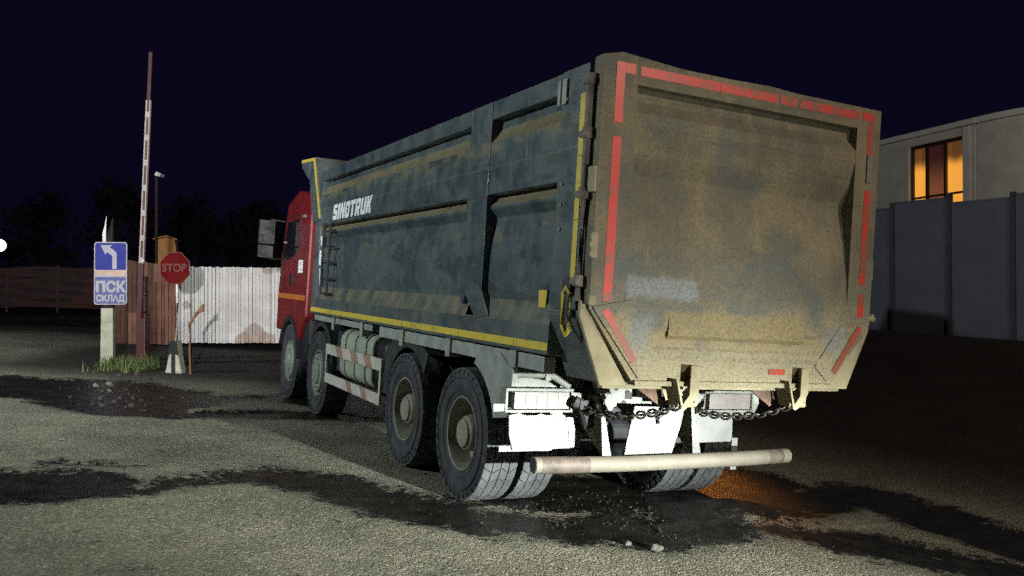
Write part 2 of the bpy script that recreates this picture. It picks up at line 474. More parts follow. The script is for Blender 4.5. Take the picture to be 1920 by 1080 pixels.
# ------------------------------------------------------------------ mesh helpers
class MB:
    def __init__(self):
        self.v, self.f, self.mi, self.cuts = [], [], [], []

    def add(self, verts, faces, m=0):
        k = len(self.v)
        self.cuts.append((k, len(self.f)))
        self.v += [tuple(p) for p in verts]
        self.f += [tuple(i + k for i in f) for f in faces]
        self.mi += [m] * len(faces)
        return self

    def box(self, x0, x1, y0, y1, z0, z1, m=0):
        v = [(x, y, z) for z in (z0, z1) for y in (y0, y1) for x in (x0, x1)]
        return self.add(v, [(0, 2, 3, 1), (4, 5, 7, 6), (0, 1, 5, 4), (2, 6, 7, 3), (0, 4, 6, 2), (1, 3, 7, 5)], m)

    def prism(self, poly, axis, a, b, m=0):
        """polygon (two coordinates, the axes left over in order) extruded along axis from a to b"""
        def p3(p, t):
            return (t, p[0], p[1]) if axis == 0 else (p[0], t, p[1]) if axis == 1 else (p[0], p[1], t)
        k = len(poly)
        v = [p3(p, a) for p in poly] + [p3(p, b) for p in poly]
        f = [tuple(range(k)), tuple(range(2 * k - 1, k - 1, -1))]
        f += [(i, i + k, (i + 1) % k + k, (i + 1) % k) for i in range(k)]
        return self.add(v, f, m)

    def tube(self, pts, r, seg=10, m=0, cap=True):
        pts = [Vector(p) for p in pts]
        rs = r if isinstance(r, (list, tuple)) else [r] * len(pts)
        rings = []
        up = Vector((0, 0, 1))
        for i, p in enumerate(pts):
            t = (pts[min(i + 1, len(pts) - 1)] - pts[max(i - 1, 0)]).normalized()
            u = t.cross(up)
            if u.length < 1e-3:
                u = t.cross(Vector((0, 1, 0)))
            u.normalize()
            w = t.cross(u)
            rings.append([p + (u * math.cos(2 * PI * k / seg) + w * math.sin(2 * PI * k / seg)) * rs[i] for k in range(seg)])
        v = [q for ring in rings for q in ring]
        f = []
        for i in range(len(pts) - 1):
            for k in range(seg):
                f.append((i * seg + k, i * seg + (k + 1) % seg, (i + 1) * seg + (k + 1) % seg, (i + 1) * seg + k))
        if cap:
            f.append(tuple(range(seg - 1, -1, -1)))
            f.append(tuple((len(pts) - 1) * seg + k for k in range(seg)))
        return self.add(v, f, m)

    def lathe_x(self, prof, seg=48, m=0, cx=0, cy=0, cz=0):
        """profile of (x, r) turned round the X axis"""
        v, f = [], []
        for x, r in prof:
            for k in range(seg):
                a = 2 * PI * k / seg
                v.append((cx + x, cy + r * math.cos(a), cz + r * math.sin(a)))
        for i in range(len(prof) - 1):
            for k in range(seg):
                f.append((i * seg + k, i * seg + (k + 1) % seg, (i + 1) * seg + (k + 1) % seg, (i + 1) * seg + k))
        if prof[-1][1] > 1e-4 and prof[-1][1] < 0.2:
            f.append(tuple((len(prof) - 1) * seg + k for k in range(seg)))
        return self.add(v, f, m)

    def build(self, name, mats, parent=None, smooth=None, bevel=0.0, loc=None, recalc=True):
        me = bpy.data.meshes.new(name)
        me.from_pydata(self.v, [], self.f)
        for m in (mats if isinstance(mats, (list, tuple)) else [mats]):
            me.materials.append(MATS[m])
        me.polygons.foreach_set('material_index', self.mi)
        if recalc:
            bm = bmesh.new()
            bm.from_mesh(me)
            bmesh.ops.recalc_face_normals(bm, faces=bm.faces)
            bm.to_mesh(me)
            bm.free()
        o = bpy.data.objects.new(name, me)
        COL.objects.link(o)
        if smooth:
            me.polygons.foreach_set('use_smooth', [True] * len(me.polygons))
            me.set_sharp_from_angle(angle=math.radians(smooth))
        if bevel:
            md = o.modifiers.new('bevel', 'BEVEL')
            md.width = bevel
            md.segments = 2
            md.limit_method = 'ANGLE'
            md.angle_limit = math.radians(40)
        if parent:
            o.parent = parent
        if loc:
            o.location = loc
        return o


def build_each(mb, name, mats, parent=None, **kw):
    """every piece added to mb becomes a part of its own"""
    outs = []
    cuts = mb.cuts + [(len(mb.v), len(mb.f))]
    for (v0, f0), (v1, f1) in zip(cuts[:-1], cuts[1:]):
        q = MB()
        q.v = mb.v[v0:v1]
        q.f = [tuple(i - v0 for i in f) for f in mb.f[f0:f1]]
        q.mi = mb.mi[f0:f1]
        outs.append(q.build(name, mats, parent, **kw))
    return outs


def empty(name, loc=(0, 0, 0), parent=None):
    o = bpy.data.objects.new(name, None)
    o.empty_display_size = 0.2
    COL.objects.link(o)
    o.location = loc
    if parent:
        o.parent = parent
    return o


def tag(o, label=None, cat=None, group=None, kind=None):
    for k, v in (('label', label), ('category', cat), ('group', group), ('kind', kind)):
        if v:
            o[k] = v
    return o


def lettering(name, body, mat, size, loc, rot, parent=None, bold=0.0, shear=0.0, sx=1.0, extrude=0.002, align='LEFT'):
    c = bpy.data.curves.new(name, 'FONT')
    c.body = body
    c.size = size
    c.offset = bold
    c.shear = shear
    c.extrude = extrude
    c.align_x = align
    o = bpy.data.objects.new(name, c)
    COL.objects.link(o)
    dg = bpy.context.evaluated_depsgraph_get()
    me = bpy.data.meshes.new_from_object(o.evaluated_get(dg))
    bpy.data.objects.remove(o)
    me.name = name
    me.materials.clear()
    me.materials.append(MATS[mat])
    o = bpy.data.objects.new(name, me)
    COL.objects.link(o)
    o.location = loc
    o.rotation_euler = rot
    o.scale = (sx, 1, 1)
    if parent:
        o.parent = parent
    return o


# ------------------------------------------------------------------ the ground
def sstep(t):
    t = np.clip(t, 0, 1)
    return t * t * (3 - 2 * t)


def ground_z(x, y):
    x = np.asarray(x, float)
    y = np.asarray(y, float)
    xx = np.where(x < -11, -11 - 3 * (1 - np.exp((x + 11) / 3)), x)
    xx = np.where(xx > 9, 9 + 2 * (1 - np.exp(-(xx - 9) / 2)), xx)
    xt = -4.0311 + .8948 * x + .4429 * y + 0.0
    near = sstep((34 - y) / 14)
    rise = 1.42 * sstep((xt - 3.4) / 7.0) * near
    roll = 0.05 * np.sin(x * 0.9 + y * 0.4) * sstep((xt - 3) / 2)
    return -0.0033 - 0.0632 * xx + rise + roll


def gz(x, y):
    return float(ground_z(x, y))


xs = np.concatenate([-8.2 - np.geomspace(0.08, 190, 34)[::-1], np.arange(-8.2, 5.2, 0.055), 5.2 + np.geomspace(0.08, 190, 34)])
ys = np.concatenate([3.4 - np.geomspace(0.1, 60, 20)[::-1], np.arange(3.4, 16.0, 0.055), 16.0 + np.geomspace(0.08, 280, 40)])
GX, GY = np.meshgrid(xs, ys)
GZ = ground_z(GX, GY)
TRACKS = [
    [(-5.2, 6.3, .8), (-3.85, 6.67, .62), (-3.56, 6.80, .58), (-3.16, 6.82, .34), (-2.87, 6.84, .16), (-2.74, 7.15, .18), (-2.21, 7.65, .30), (-1.62, 7.46, .34), (-1.1, 7.04, .38), (-.65, 6.72, .40), (-.23, 6.52, .37), (.15, 6.48, .30), (.54, 6.48, .43), (.93, 6.4, .40), (1.4, 6.75, .40)],
    [(-3.9, 7.62, .07), (-3.49, 7.62, .10), (-3.15, 7.71, .05)],
    [(-9.5, 12.4, 1.2), (-7.07, 12.2, 1.25), (-6.0, 12.5, 1.15), (-5.1, 11.9, 1.2), (-4.6, 12.05, .30), (-3.87, 12.58, .27), (-3.1, 12.87, .3)],
    [(-5.3, 11.5, .9), (-4.7, 10.95, .70), (-4.05, 10.65, .34), (-3.39, 11.02, .32), (-2.71, 11.25, .34), (-2.03, 11.21, .3)],
    [(1.76, 7.71, .8), (2.16, 7.63, .55), (2.55, 7.85, .40), (3.26, 8.47, .5), (3.54, 7.96, .5), (3.71, 7.35, .45), (3.93, 6.8, .45), (4.6, 5.6, .5)],
    [(.95, 6.58, .5), (1.52, 6.79, .25), (2.2, 6.76, .25), (2.7, 6.5, .40), (3.13, 6.2, .40), (3.39, 5.87, .45), (4.0, 5.0, .5)],
    [(.23, 7.6, .66), (.66, 7.7, .75), (1.12, 7.7, .72), (1.72, 7.9, .75), (2.1, 8.6, .8), (1.0, 10.0, 1.0), (-1.0, 12.0, 1.0), (-2.6, 13.0, .9)],
]
wet = np.full(GX.shape, -1.0)
for tr in TRACKS:
    for (x0, y0, r0), (x1, y1, r1) in zip(tr[:-1], tr[1:]):
        dx, dy = x1 - x0, y1 - y0
        t = np.clip(((GX - x0) * dx + (GY - y0) * dy) / (dx * dx + dy * dy), 0, 1)
        d = np.hypot(GX - x0 - t * dx, GY - y0 - t * dy)
        r = r0 + (r1 - r0) * t
        wet = np.maximum(wet, 0.5 + (r - d) / 0.42)
wet = np.clip(wet, 0, 1)
pale = np.zeros(GX.shape)                                   # strip of brighter light put into the ground colour
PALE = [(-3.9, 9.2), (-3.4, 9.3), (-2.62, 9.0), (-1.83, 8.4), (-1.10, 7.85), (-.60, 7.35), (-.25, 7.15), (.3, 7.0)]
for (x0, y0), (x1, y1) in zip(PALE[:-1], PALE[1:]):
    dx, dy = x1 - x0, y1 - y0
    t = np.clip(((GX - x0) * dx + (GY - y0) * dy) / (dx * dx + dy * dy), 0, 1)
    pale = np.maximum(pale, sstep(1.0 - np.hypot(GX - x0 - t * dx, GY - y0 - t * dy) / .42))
XT = -4.0311 + .8948 * GX + .4429 * GY
soil = np.maximum(sstep((XT - 2.6) / 2.2), sstep((GY - 16.5) / 5))
soil = np.maximum(soil, 0.9 * sstep((GY - 13.2) / 2.0))
soil = soil * (1 - 0.9 * sstep((-GX - 8.3 - 0.12 * (GY - 16)) / 1.2) * sstep((24 - GY) / 2.5))
dents = 0.004 * np.sin(GX * 5.1 + 1.3 * np.sin(GY * 3.7)) * np.sin(GY * 4.3 + np.sin(GX * 2.9)) + 0.0016 * np.sin(GX * 13 + 2 * np.sin(GY * 9)) * np.sin(GY * 11)
damp = sstep((XT + 5.5) / 1.5) * 0.0 + 1.0
under = sstep((1.6 - np.abs(XT)) / 0.3)
GZ = GZ + dents * (1 - 0.7 * under) - 0.02 * sstep((wet - 0.45) / 0.3) * (1 - under)
YT = -6.5746 - .442 * GX + .8966 * GY
GZ = GZ + .105 * np.exp(-(((XT - .80) / .42) ** 2 + ((YT + .82) / .30) ** 2)) + .02 * np.exp(-(((XT - .2) / .8) ** 2 + ((YT + .9) / .5) ** 2)) * np.sin(GX * 9 + 2 * np.sin(GY * 7)) * np.sin(GY * 8)
nx, ny = len(xs), len(ys)
gme = bpy.data.meshes.new('ground')
co = np.stack([GX, GY, GZ], -1).reshape(-1, 3)
idx = np.arange(nx * ny).reshape(ny, nx)
quads = np.stack([idx[:-1, :-1], idx[:-1, 1:], idx[1:, 1:], idx[1:, :-1]], -1).reshape(-1, 4)
gme.vertices.add(nx * ny)
gme.vertices.foreach_set('co', co.ravel())
gme.loops.add(quads.size)
gme.loops.foreach_set('vertex_index', quads.ravel())
gme.polygons.add(len(quads))
gme.polygons.foreach_set('loop_start', np.arange(0, quads.size, 4))
gme.polygons.foreach_set('use_smooth', np.ones(len(quads), bool))
gme.update()
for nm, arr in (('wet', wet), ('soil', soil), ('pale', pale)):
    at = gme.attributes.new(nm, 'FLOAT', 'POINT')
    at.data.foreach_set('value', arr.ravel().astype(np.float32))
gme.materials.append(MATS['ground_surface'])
ground = bpy.data.objects.new('ground', gme)
COL.objects.link(ground)
tag(ground, 'dusty grey asphalt yard with dark wet tyre tracks', 'ground', kind='structure')

# ------------------------------------------------------------------ the dump truck
truck = empty('dump_truck')
truck.matrix_world = Matrix.Translation(tw(0, 0, 0)) @ TM.to_4x4()
tag(truck, 'dirty dump truck with red cab and grey tipper body, seen from behind', 'truck')
XO, HW = -1.2, 1.2


def sheet(mb, x_out, sgn, y0, y1, prof, m=0):
    """pressed sheet: profile of (z, depth) swept along Y, depth measured inwards from the outer face"""
    v = []
    for z, d in prof:
        v += [(x_out * sgn + d * -sgn, y0, z), (x_out * sgn + d * -sgn, y1, z)]
    f = [(2 * i, 2 * i + 1, 2 * i + 3, 2 * i + 2) for i in range(len(prof) - 1)]
    mb.add(v, f, m)


body = MB()
SLOT = [(3.035, .085), (2.96, .078), (2.90, .045), (2.845, .004)]
LOWP = [(2.445, .105), (2.40, .075), (2.36, .032), (2.335, .030), (2.30, .060), (2.27, .085), (2.20, .078), (2.08, .058), (1.95, .048), (1.75, .045), (1.64, .052), (1.56, .025), (1.49, .003)]
for s in (-1, 1):
    X = lambda d: (s * (HW - d))
    def bx(d0, d1, y0, y1, z0, z1):
        a, b = X(d0), X(d1)
        body.box(min(a, b), max(a, b), y0, y1, z0, z1)
    bx(0, .12, -1.42, -.302, 3.03, 3.17)      # top rail
    bx(0, .12, .102, 5.36, 3.03, 3.17)
    bx(0, .12, -1.42, -.302, 2.44, 2.85)      # middle rail
    bx(0, .12, .102, 5.22, 2.44, 2.85)
    bx(0, .12, -1.42, 5.22, 1.285, 1.495)     # sill
    bx(-.003, .117, -.30, .10, 2.42, 3.172)   # rib, upper part
    # rib, lower part: tapers to a slanted toe
    body.prism([(.10, 2.42), (-.30, 2.42), (-.28, 1.62), (-.42, 1.47), (-.14, 1.47), (-.08, 1.62)] if False else
               [(.10, 2.42), (-.30, 2.42), (-.30, 1.70), (-.46, 1.50), (-.20, 1.47), (.02, 1.66)], 0, X(-.004), X(.10))
    bx(-.006, .12, -1.76, -1.42, 1.60, 3.175)  # rear post
    bx(.002, .12, 4.98, 5.22, 1.495, 2.44)      # front post
    bx(.002, .12, 4.98, 5.34, 2.85, 3.03)
    sheet(body, HW, s, -1.42, -.30, SLOT)
    sheet(body, HW, s, .10, 4.98, SLOT)
    sheet(body, HW, s, -1.42, -.28, LOWP)
    sheet(body, HW, s, .0, 4.98, LOWP)
    # backing sheet behind the pressings (inside of the tub)
    bx(.115, .135, -1.76, 5.36, 1.30, 3.16)
    # small gusset beside the foot of the rib
    body.prism([(.02, 1.70), (.22, 1.72), (.10, 1.58), (.04, 1.60)], 0, X(.0), X(.06))
body.box(-1.06, 1.06, -1.76, 5.34, 1.27, 1.33)      # floor
body.box(-1.06, 1.06, 5.24, 5.34, 1.335, 3.16)      # front wall
# tapered rear frame under the floor, both sides (chamfer running to the tailgate)
for s in (-1, 1):
    poly = [(s * 1.206, 1.598), (s * 1.206, 1.66 - .10), (s * 1.03, 1.15), (s * .90, 1.15), (s * .90, 1.262), (s * 1.05, 1.598)]
    body.prism(poly, 1, -1.84, -1.40)
dump_body = body.build('dump_body', 'body_paint', truck, bevel=0.007)

# reflective strips and lettering on the body side
y = MB()
for k in range(13):
    a = -1.42 + k * (6.62 / 13)
    y.box(-1.2035, -1.2005, a, a + 6.62 / 13 - .006, 1.313, 1.368)
build_each(y, 'yellow_strip', 'yellow_tape', dump_body)
y = MB()
for z0, z1 in ((1.77, 2.17), (2.176, 2.58), (2.586, 2.985)):
    y.box(-1.2095, -1.2065, -1.735, -1.675, z0, z1)
build_each(y, 'yellow_strip', 'yellow_tape', dump_body)
y = MB()
y.prism([(-1.30, 1.72), (-1.18, 1.72), (-1.195, 1.60), (-1.29, 1.60)], 0, -1.165, -1.156)
y.build('reflector', 'yellow_tape', dump_body)
GLYPH = {  # heavy block letters on a 1 x 1 box, pieces butt end to end
    'S': [[(.12, 0), (.9, 0), (1, .1), (1, .26), (0, .26), (0, .12)], [(.62, .26), (1, .26), (1, .5), (.9, .62), (.62, .62)], [(.1, .38), (.62, .38), (.62, .62), (0, .62), (0, .5)],
          [(0, .62), (.38, .62), (.38, .75), (0, .75)], [(0, .75), (1, .75), (1, .88), (.88, 1), (.12, 1), (0, .88)]],
    'I': [[(.0, 0), (1, 0), (1, 1), (.0, 1)]],
    'N': [[(0, 0), (.34, 0), (.34, 1), (0, 1)], [(.66, 0), (1, 0), (1, 1), (.66, 1)], [(.34, .55), (.66, .0), (.66, .45), (.34, 1)]],
    'O': [[(.12, 0), (.88, 0), (1, .12), (1, .25), (0, .25), (0, .12)], [(0, .25), (.36, .25), (.36, .75), (0, .75)], [(.64, .25), (1, .25), (1, .75), (.64, .75)],
          [(0, .75), (1, .75), (1, .88), (.88, 1), (.12, 1), (0, .88)]],
    'T': [[(0, .74), (1, .74), (1, 1), (0, 1)], [(.31, 0), (.69, 0), (.69, .74), (.31, .74)]],
    'R': [[(0, 0), (.36, 0), (.36, 1), (0, 1)], [(.36, .76), (1, .76), (1, .9), (.9, 1), (.36, 1)], [(.66, .56), (1, .56), (1, .76), (.66, .76)], [(.36, .34), (.88, .34), (1, .46), (1, .56), (.36, .56)],
          [(.36, .34), (.62, 0), (1, 0), (.72, .34)]],
    'U': [[(0, .25), (.36, .25), (.36, 1), (0, 1)], [(.64, .25), (1, .25), (1, 1), (.64, 1)], [(.12, 0), (.88, 0), (1, .12), (1, .25), (0, .25), (0, .12)]],
    'K': [[(0, 0), (.36, 0), (.36, 1), (0, 1)], [(.36, .38), (.36, .68), (.62, 1), (1, 1), (.68, .56), (1, 0), (.62, 0), (.44, .38)]],
}
lt = MB()
cx_ = 0.0
LH_, SK_ = .192, .10
for ch in 'SINOTRUK':
    wd = .085 if ch == 'I' else .190
    for poly in GLYPH[ch]:
        pts = [(4.37 - (cx_ + a * wd + SK_ * b * .5), 2.484 + b * LH_) for a, b in poly]
        lt.prism(pts, 0, -1.2022, -1.2008)
    cx_ += wd + .027
lt.build('lettering', 'white_letters', dump_body)
# weld plates and bolt heads on the rear post
y = MB()
for z in (2.28, 2.42, 2.98, 2.12):
    y.lathe_x([(0, .014), (-.012, .012), (-.012, .0001)], 10, 0, -1.206, -1.50, z)
y.box(-1.222, -1.2065, -1.50, -1.44, 2.95, 3.12)
y.box(-1.222, -1.2065, -1.42, -1.38, 2.95, 3.12)
build_each(y, 'mounting_plate', 'chassis_grey', dump_body, bevel=.003)

# canopy guard at the front of the body, yellow edge
g = MB()
for s in (-1, 1):
    g.prism([(5.36, 2.50), (4.93, 2.53), (5.0, 2.62), (5.47, 3.39), (6.24, 3.44), (6.24, 3.34), (5.70, 3.10)], 0, s * 1.212, s * 1.19)
g.box(-1.19, 1.19, 5.50, 6.22, 3.385, 3.41)
g.box(-1.19, 1.19, 5.37, 5.42, 2.5, 3.37)
guard = g.build('canopy_guard', 'body_paint', truck, bevel=.004)
g = MB()
def ribbon(pts, x0, x1, w):
    for (a, b), (c, d) in zip(pts[:-1], pts[1:]):
        t = Vector((c - a, d - b)).normalized()
        nn = Vector((-t.y, t.x)) * w
        g.prism([(a, b), (c, d), (c - nn.x, d - nn.y), (a - nn.x, b - nn.y)], 0, x0, x1)
g.prism([(4.945, 2.535), (5.475, 3.395), (5.535, 3.36), (5.01, 2.535)], 0, -1.2165, -1.2125)
g.prism([(5.475, 3.397), (6.24, 3.446), (6.24, 3.40), (5.535, 3.362)], 0, -1.2165, -1.2125)
build_each(g, 'yellow_edge', 'yellow_tape', guard)

# ladder on the left side near the front
l = MB()
for yy in (4.62, 4.30):
    l.tube([(-1.235, yy + .02, 2.42), (-1.235, yy, 1.55)], .013, 8)
for z in (1.56, 1.75, 1.95, 2.15, 2.35):
    l.tube([(-1.235, 4.62, z), (-1.235, 4.22, z)], .011, 8)
    l.tube([(-1.235, 4.22, z), (-1.19, 4.22, z + .0)], .011, 8)
l.tube([(-1.235, 4.62, 2.42), (-1.19, 4.62, 2.46)], .012, 8)
l.tube([(-1.235, 4.32, 2.42), (-1.19, 4.32, 2.46)], .012, 8)
l.build('ladder', 'chassis_dark', truck)
l = MB()
for z0, z1, yy in ((2.18, 2.30, 4.86), (1.92, 2.12, 4.90), (1.66, 1.88, 4.82)):
    l.prism([(yy, z0), (yy + .07, z0), (yy + .11, z1), (yy + .04, z1)], 0, -1.185, -1.165)
build_each(l, 'reflector', 'sticker_white', dump_body)

# ---- tailgate
YR = -1.9
t = MB()
def quad(m, *p, mi=0):
    m.add(p, [tuple(range(len(p)))], mi)
XI0, XI1 = -.93, .99
# outer frame bars
t.box(-1.19, XI0, YR, YR + .10, 1.66, 3.20)
t.box(XI1, 1.225, YR, YR + .10, 1.66, 3.20)
t.box(XI0, XI1, YR, YR + .10, 3.045, 3.20)
t.box(XI0, XI1, YR + .002, YR + .10, 2.79, 2.875)
# pressed panel between the side bars: upper slot, V-shaped waist, lower apron
PROF = [(3.045, .075), (2.96, .070), (2.875, .004)]
def tsheet(prof):
    v = []
    for z, d in prof:
        v += [(XI0, YR + d, z), (XI1, YR + d, z)]
    t.add(v, [(2 * i, 2 * i + 1, 2 * i + 3, 2 * i + 2) for i in range(len(prof) - 1)])
tsheet(PROF)
tsheet([(2.79, .004), (2.62, .040), (2.50, .098), (2.46, .108), (2.42, .100), (2.20, .058), (1.95, .022), (1.76, .004), (1.70, -.004), (1.50, -.0045)])
# lower part, tapering with the body
LF = [(-1.19, 1.66), (1.225, 1.66), (.80, 1.155), (-.80, 1.155)]
t.prism([(-1.19, 1.66), (XI0, 1.66), (XI0, 1.64), (XI1, 1.64), (XI1, 1.66), (1.225, 1.66), (1.225, 1.62), (.86, 1.155), (-.83, 1.155), (-1.19, 1.62)], 1, YR, YR + .10)
# raised corner plates, centre beam and foot flange
t.prism([(-1.17, 1.63), (-.90, 1.685), (-.86, 1.60), (-.66, 1.30), (-.80, 1.19), (-1.15, 1.60)], 1, YR - .014, YR - .005)
t.prism([(1.20, 1.63), (.93, 1.60), (.70, 1.30), (.83, 1.19), (1.18, 1.55)], 1, YR - .010, YR - .005)
for s, xb in ((0, -.60), (1, .56)):
    pass
t.add([(-.58, YR - .004, 1.625), (.55, YR - .004, 1.625), (-.60, YR - .026, 1.475), (.57, YR - .026, 1.475), (-.60, YR - .004, 1.45), (.57, YR - .004, 1.45)],
      [(0, 1, 3, 2), (2, 3, 5, 4), (0, 2, 4), (1, 5, 3)])
t.prism([(YR - .0005, 1.40), (YR - .013, 1.38), (YR - .013, 1.345), (YR - .0005, 1.31)], 0, -.72, .74)
t.box(-.84, .86, YR - .035, YR - .003, 1.148, 1.18)
t.box(-1.19, 1.225, YR + .102, YR + .112, 1.66, 3.19)
# top lip and bent corner ears
t.prism([(-1.19, 3.20), (-1.05, 3.235), (-.60, 3.205), (-.2, 3.205), (.15, 3.215), (.4, 3.203), (1.225, 3.203), (1.225, 3.195), (-1.19, 3.195)], 1, YR + .005, YR + .095)
tailgate = t.build('tailgate', 'tailgate_paint', truck, bevel=.004)

def rect(m, x0, x1, z0, z1, yy=YR - .0025, th=.002, mi=0):
    m.box(x0, x1, yy, yy + th, z0, z1, mi)
r = MB()
rect(r, -1.095, -1.03, 2.79, 3.17)
rect(r, -1.028, -.955, 3.105, 3.17)
rect(r, -1.095, -1.03, 1.67, 2.70)
x = -.915
for x, x1_ in ((-.915, -.28), (-.275, .22), (.245, .40), (.425, 1.0)):
    rect(r, x, x1_, 3.106, 3.166)
rect(r, 1.035, 1.155, 3.108, 3.168)
rect(r, 1.095, 1.155, 2.86, 3.10)
rect(r, 1.095, 1.155, 2.10, 2.60)
rect(r, 1.095, 1.155, 1.90, 2.096)
rect(r, 1.095, 1.155, 1.67, 1.84)
for a, b in (((-1.10, 1.60), (-.86, 1.28)), ((1.135, 1.58), (.90, 1.25))):
    d = Vector((b[0] - a[0], b[1] - a[1])).normalized()
    q = Vector((-d.y, d.x)) * .05 * (1 if a[0] < 0 else -1)
    r.prism([a, b, (b[0] + q.x, b[1] + q.y), (a[0] + q.x, a[1] + q.y)], 1, YR - .0165, YR - .0145)
rect(r, .28, .43, 1.235, 1.275, YR - .0045, .002)
build_each(r, 'red_tape', 'red_tape', tailgate)
# corner reflector on the right, hinge pin, clamps
r = MB()
r.box(1.10, 1.15, YR - .012, YR - .003, 2.66, 2.86)
r.build('reflector', 'lamp_lens', tailgate, bevel=.003)
r = MB()
r.tube([(1.20, YR + .05, 1.665), (1.32, YR + .05, 1.665)], .022, 10)
r.tube([(1.30, YR + .05, 1.645), (1.30, YR + .05, 1.70)], .018, 8)
r.box(1.226, 1.25, YR + .02, YR + .09, 1.95, 2.10)
build_each(r, 'hinge_pin', 'tan_flange', tailgate)
# lock plates on the left edge
r = MB()
r.prism([(-1.205, 2.09), (-1.165, 2.09), (-1.165, 1.93), (-1.205, 1.93), (-1.222, 1.95), (-1.21, 1.98), (-1.225, 2.01), (-1.21, 2.04), (-1.222, 2.07)], 1, YR - .02, YR - .004)
r.box(-1.215, -1.193, YR - .005, YR + .07, 2.34, 2.50)
r.box(-1.21, -1.16, YR - .03, YR - .003, 1.64, 1.70)
build_each(r, 'lock_plate', 'tan_flange', tailgate, bevel=.003)

# drop-off hooks under the tailgate
for hx in (-.47, .48):
    h = MB()
    h.prism([(hx + .02, 1.29), (hx + .088, 1.285), (hx + .09, 1.12), (hx + .045, 1.045), (hx - .02, 1.0), (hx - .045, 1.012), (hx - .03, 1.04), (hx + .018, 1.10)], 1, YR - .095, YR - .080)
    h.prism([(YR - .0795, 1.288), (YR - .005, 1.288), (YR - .005, 1.15), (YR + .06, 1.10), (YR + .02, 1.03), (YR - .0795, 1.05)], 0, hx + .072, hx + .086)
    h.prism([(hx - .090, 1.20), (hx - .074, 1.20), (hx - .022, 1.025), (hx - .038, 1.02)], 1, YR - .09, YR + .05)
    h.tube([(hx - .05, YR - .05, 1.035), (hx + .10, YR - .05, 1.035)], .020, 10)
    h.build('tailgate_hook', 'tan_flange', tailgate, bevel=.003)
    h = MB()
    h.prism([(hx - .30, 1.147), (hx - .06, 1.147), (hx - .01, 1.03), (hx - .06, 1.0)], 1, YR + .115, YR + .13)
    h.build('hook_web', 'rust_brown', tailgate)
# left corner: tan rear flange, lock rod, latch
f = MB()
f.prism([(-1.235, 1.67), (-1.235, 1.57), (-1.06, 1.14), (-.86, 1.14), (-.86, 1.148), (-1.20, 1.64)], 1, -1.872, -1.842)
f.prism([(1.25, 1.67), (1.25, 1.57), (1.06, 1.14), (.88, 1.14), (.88, 1.148), (1.232, 1.64)], 1, -1.872, -1.842)
f.box(-1.02, 1.02, -1.838, -1.78, 1.118, 1.147)
build_each(f, 'rear_flange', 'tan_flange', truck, bevel=.004)
f = MB()
f.tube([(-1.215, -1.80, 1.66), (-1.213, -1.795, 2.3), (-1.215, -1.80, 3.02)], .027, 12)
f.build('lock_rod', 'rod_grey', truck, smooth=40)
for z in (1.75, 2.30, 2.68, 3.02):
    f = MB()
    f.tube([(-1.215, -1.80, z), (-1.215, -1.80, z + .07)], .037, 12)
    f.box(-1.25, -1.2075, -1.83, -1.74, z + .01, z + .05)
    f.build('rod_clamp', 'rod_grey', truck, bevel=.003)
f = MB()
f.tube([(-1.235, -1.66, 1.50), (-1.24, -1.66, 1.70), (-1.24, -1.70, 1.745), (-1.24, -1.75, 1.70), (-1.235, -1.745, 1.47), (-1.23, -1.70, 1.44), (-1.235, -1.66, 1.50)], .016, 8)
f.build('latch_handle', 'yellow_tape', truck, smooth=50)
f = MB()
f.lathe_x([(0, .055), (-.04, .055), (-.045, .045), (-.045, .001)], 18, 0, -1.206, -1.70, 1.75)
f.box(-1.235, -1.207, -1.76, -1.64, 1.56, 1.60)
build_each(f, 'latch', 'chassis_dark', truck, bevel=.003)

# ---- chassis
c = MB()
for s in (-1, 1):
    c.box(s * .42 - .04, s * .42 + .04, -1.0, 7.2, .86, 1.12)
    c.box(s * .62 - .05, s * .62 + .05, -1.38, 5.2, 1.13, 1.265)
    c.box(s * 1.0 - .04, s * 1.0 + .04, .55, 5.1, 1.17, 1.265)
for yy in (-.6, .9, 2.6, 4.2):
    c.box(-.378, .378, yy, yy + .12, .88, 1.10)
for yy in (.0, 1.394):
    c.tube([(-.9, yy, .535), (-.2, yy, .535), (0, yy, .56), (.2, yy, .535), (.9, yy, .535)], [.10, .11, .21, .11, .10], 16)
for yy in (4.729, 6.404):
    c.tube([(-.95, yy, .55), (-.6, yy, .50), (.6, yy, .50), (.95, yy, .55)], .065, 10)
for s in (-1, 1):
    for yy in (.45, .9):
        c.box(s * .52 - .06, s * .52 + .06, yy, yy + .12, .5, 1.12)
    for yy, z in ((3.9, .72), (5.6, .72)):
        c.box(s * .5 - .04, s * .5 + .04, yy, yy + 1.5, z, z + .07)
c.build('chassis_frame', 'chassis_dark', truck, bevel=.005)

# sub-frame box seen as a pale grey sill under the yellow strip
c = MB()
c.box(-1.15, -1.06, -1.30, 2.35, 1.16, 1.268)
c.box(-1.15, -1.06, 2.6, 5.15, 1.20, 1.268)
for yy in (-.9, .35, 1.55, 2.9, 4.1):
    c.box(-1.17, -1.05, yy, yy + .10, 1.12, 1.282)
c.build('subframe', 'chassis_grey', truck, bevel=.005)

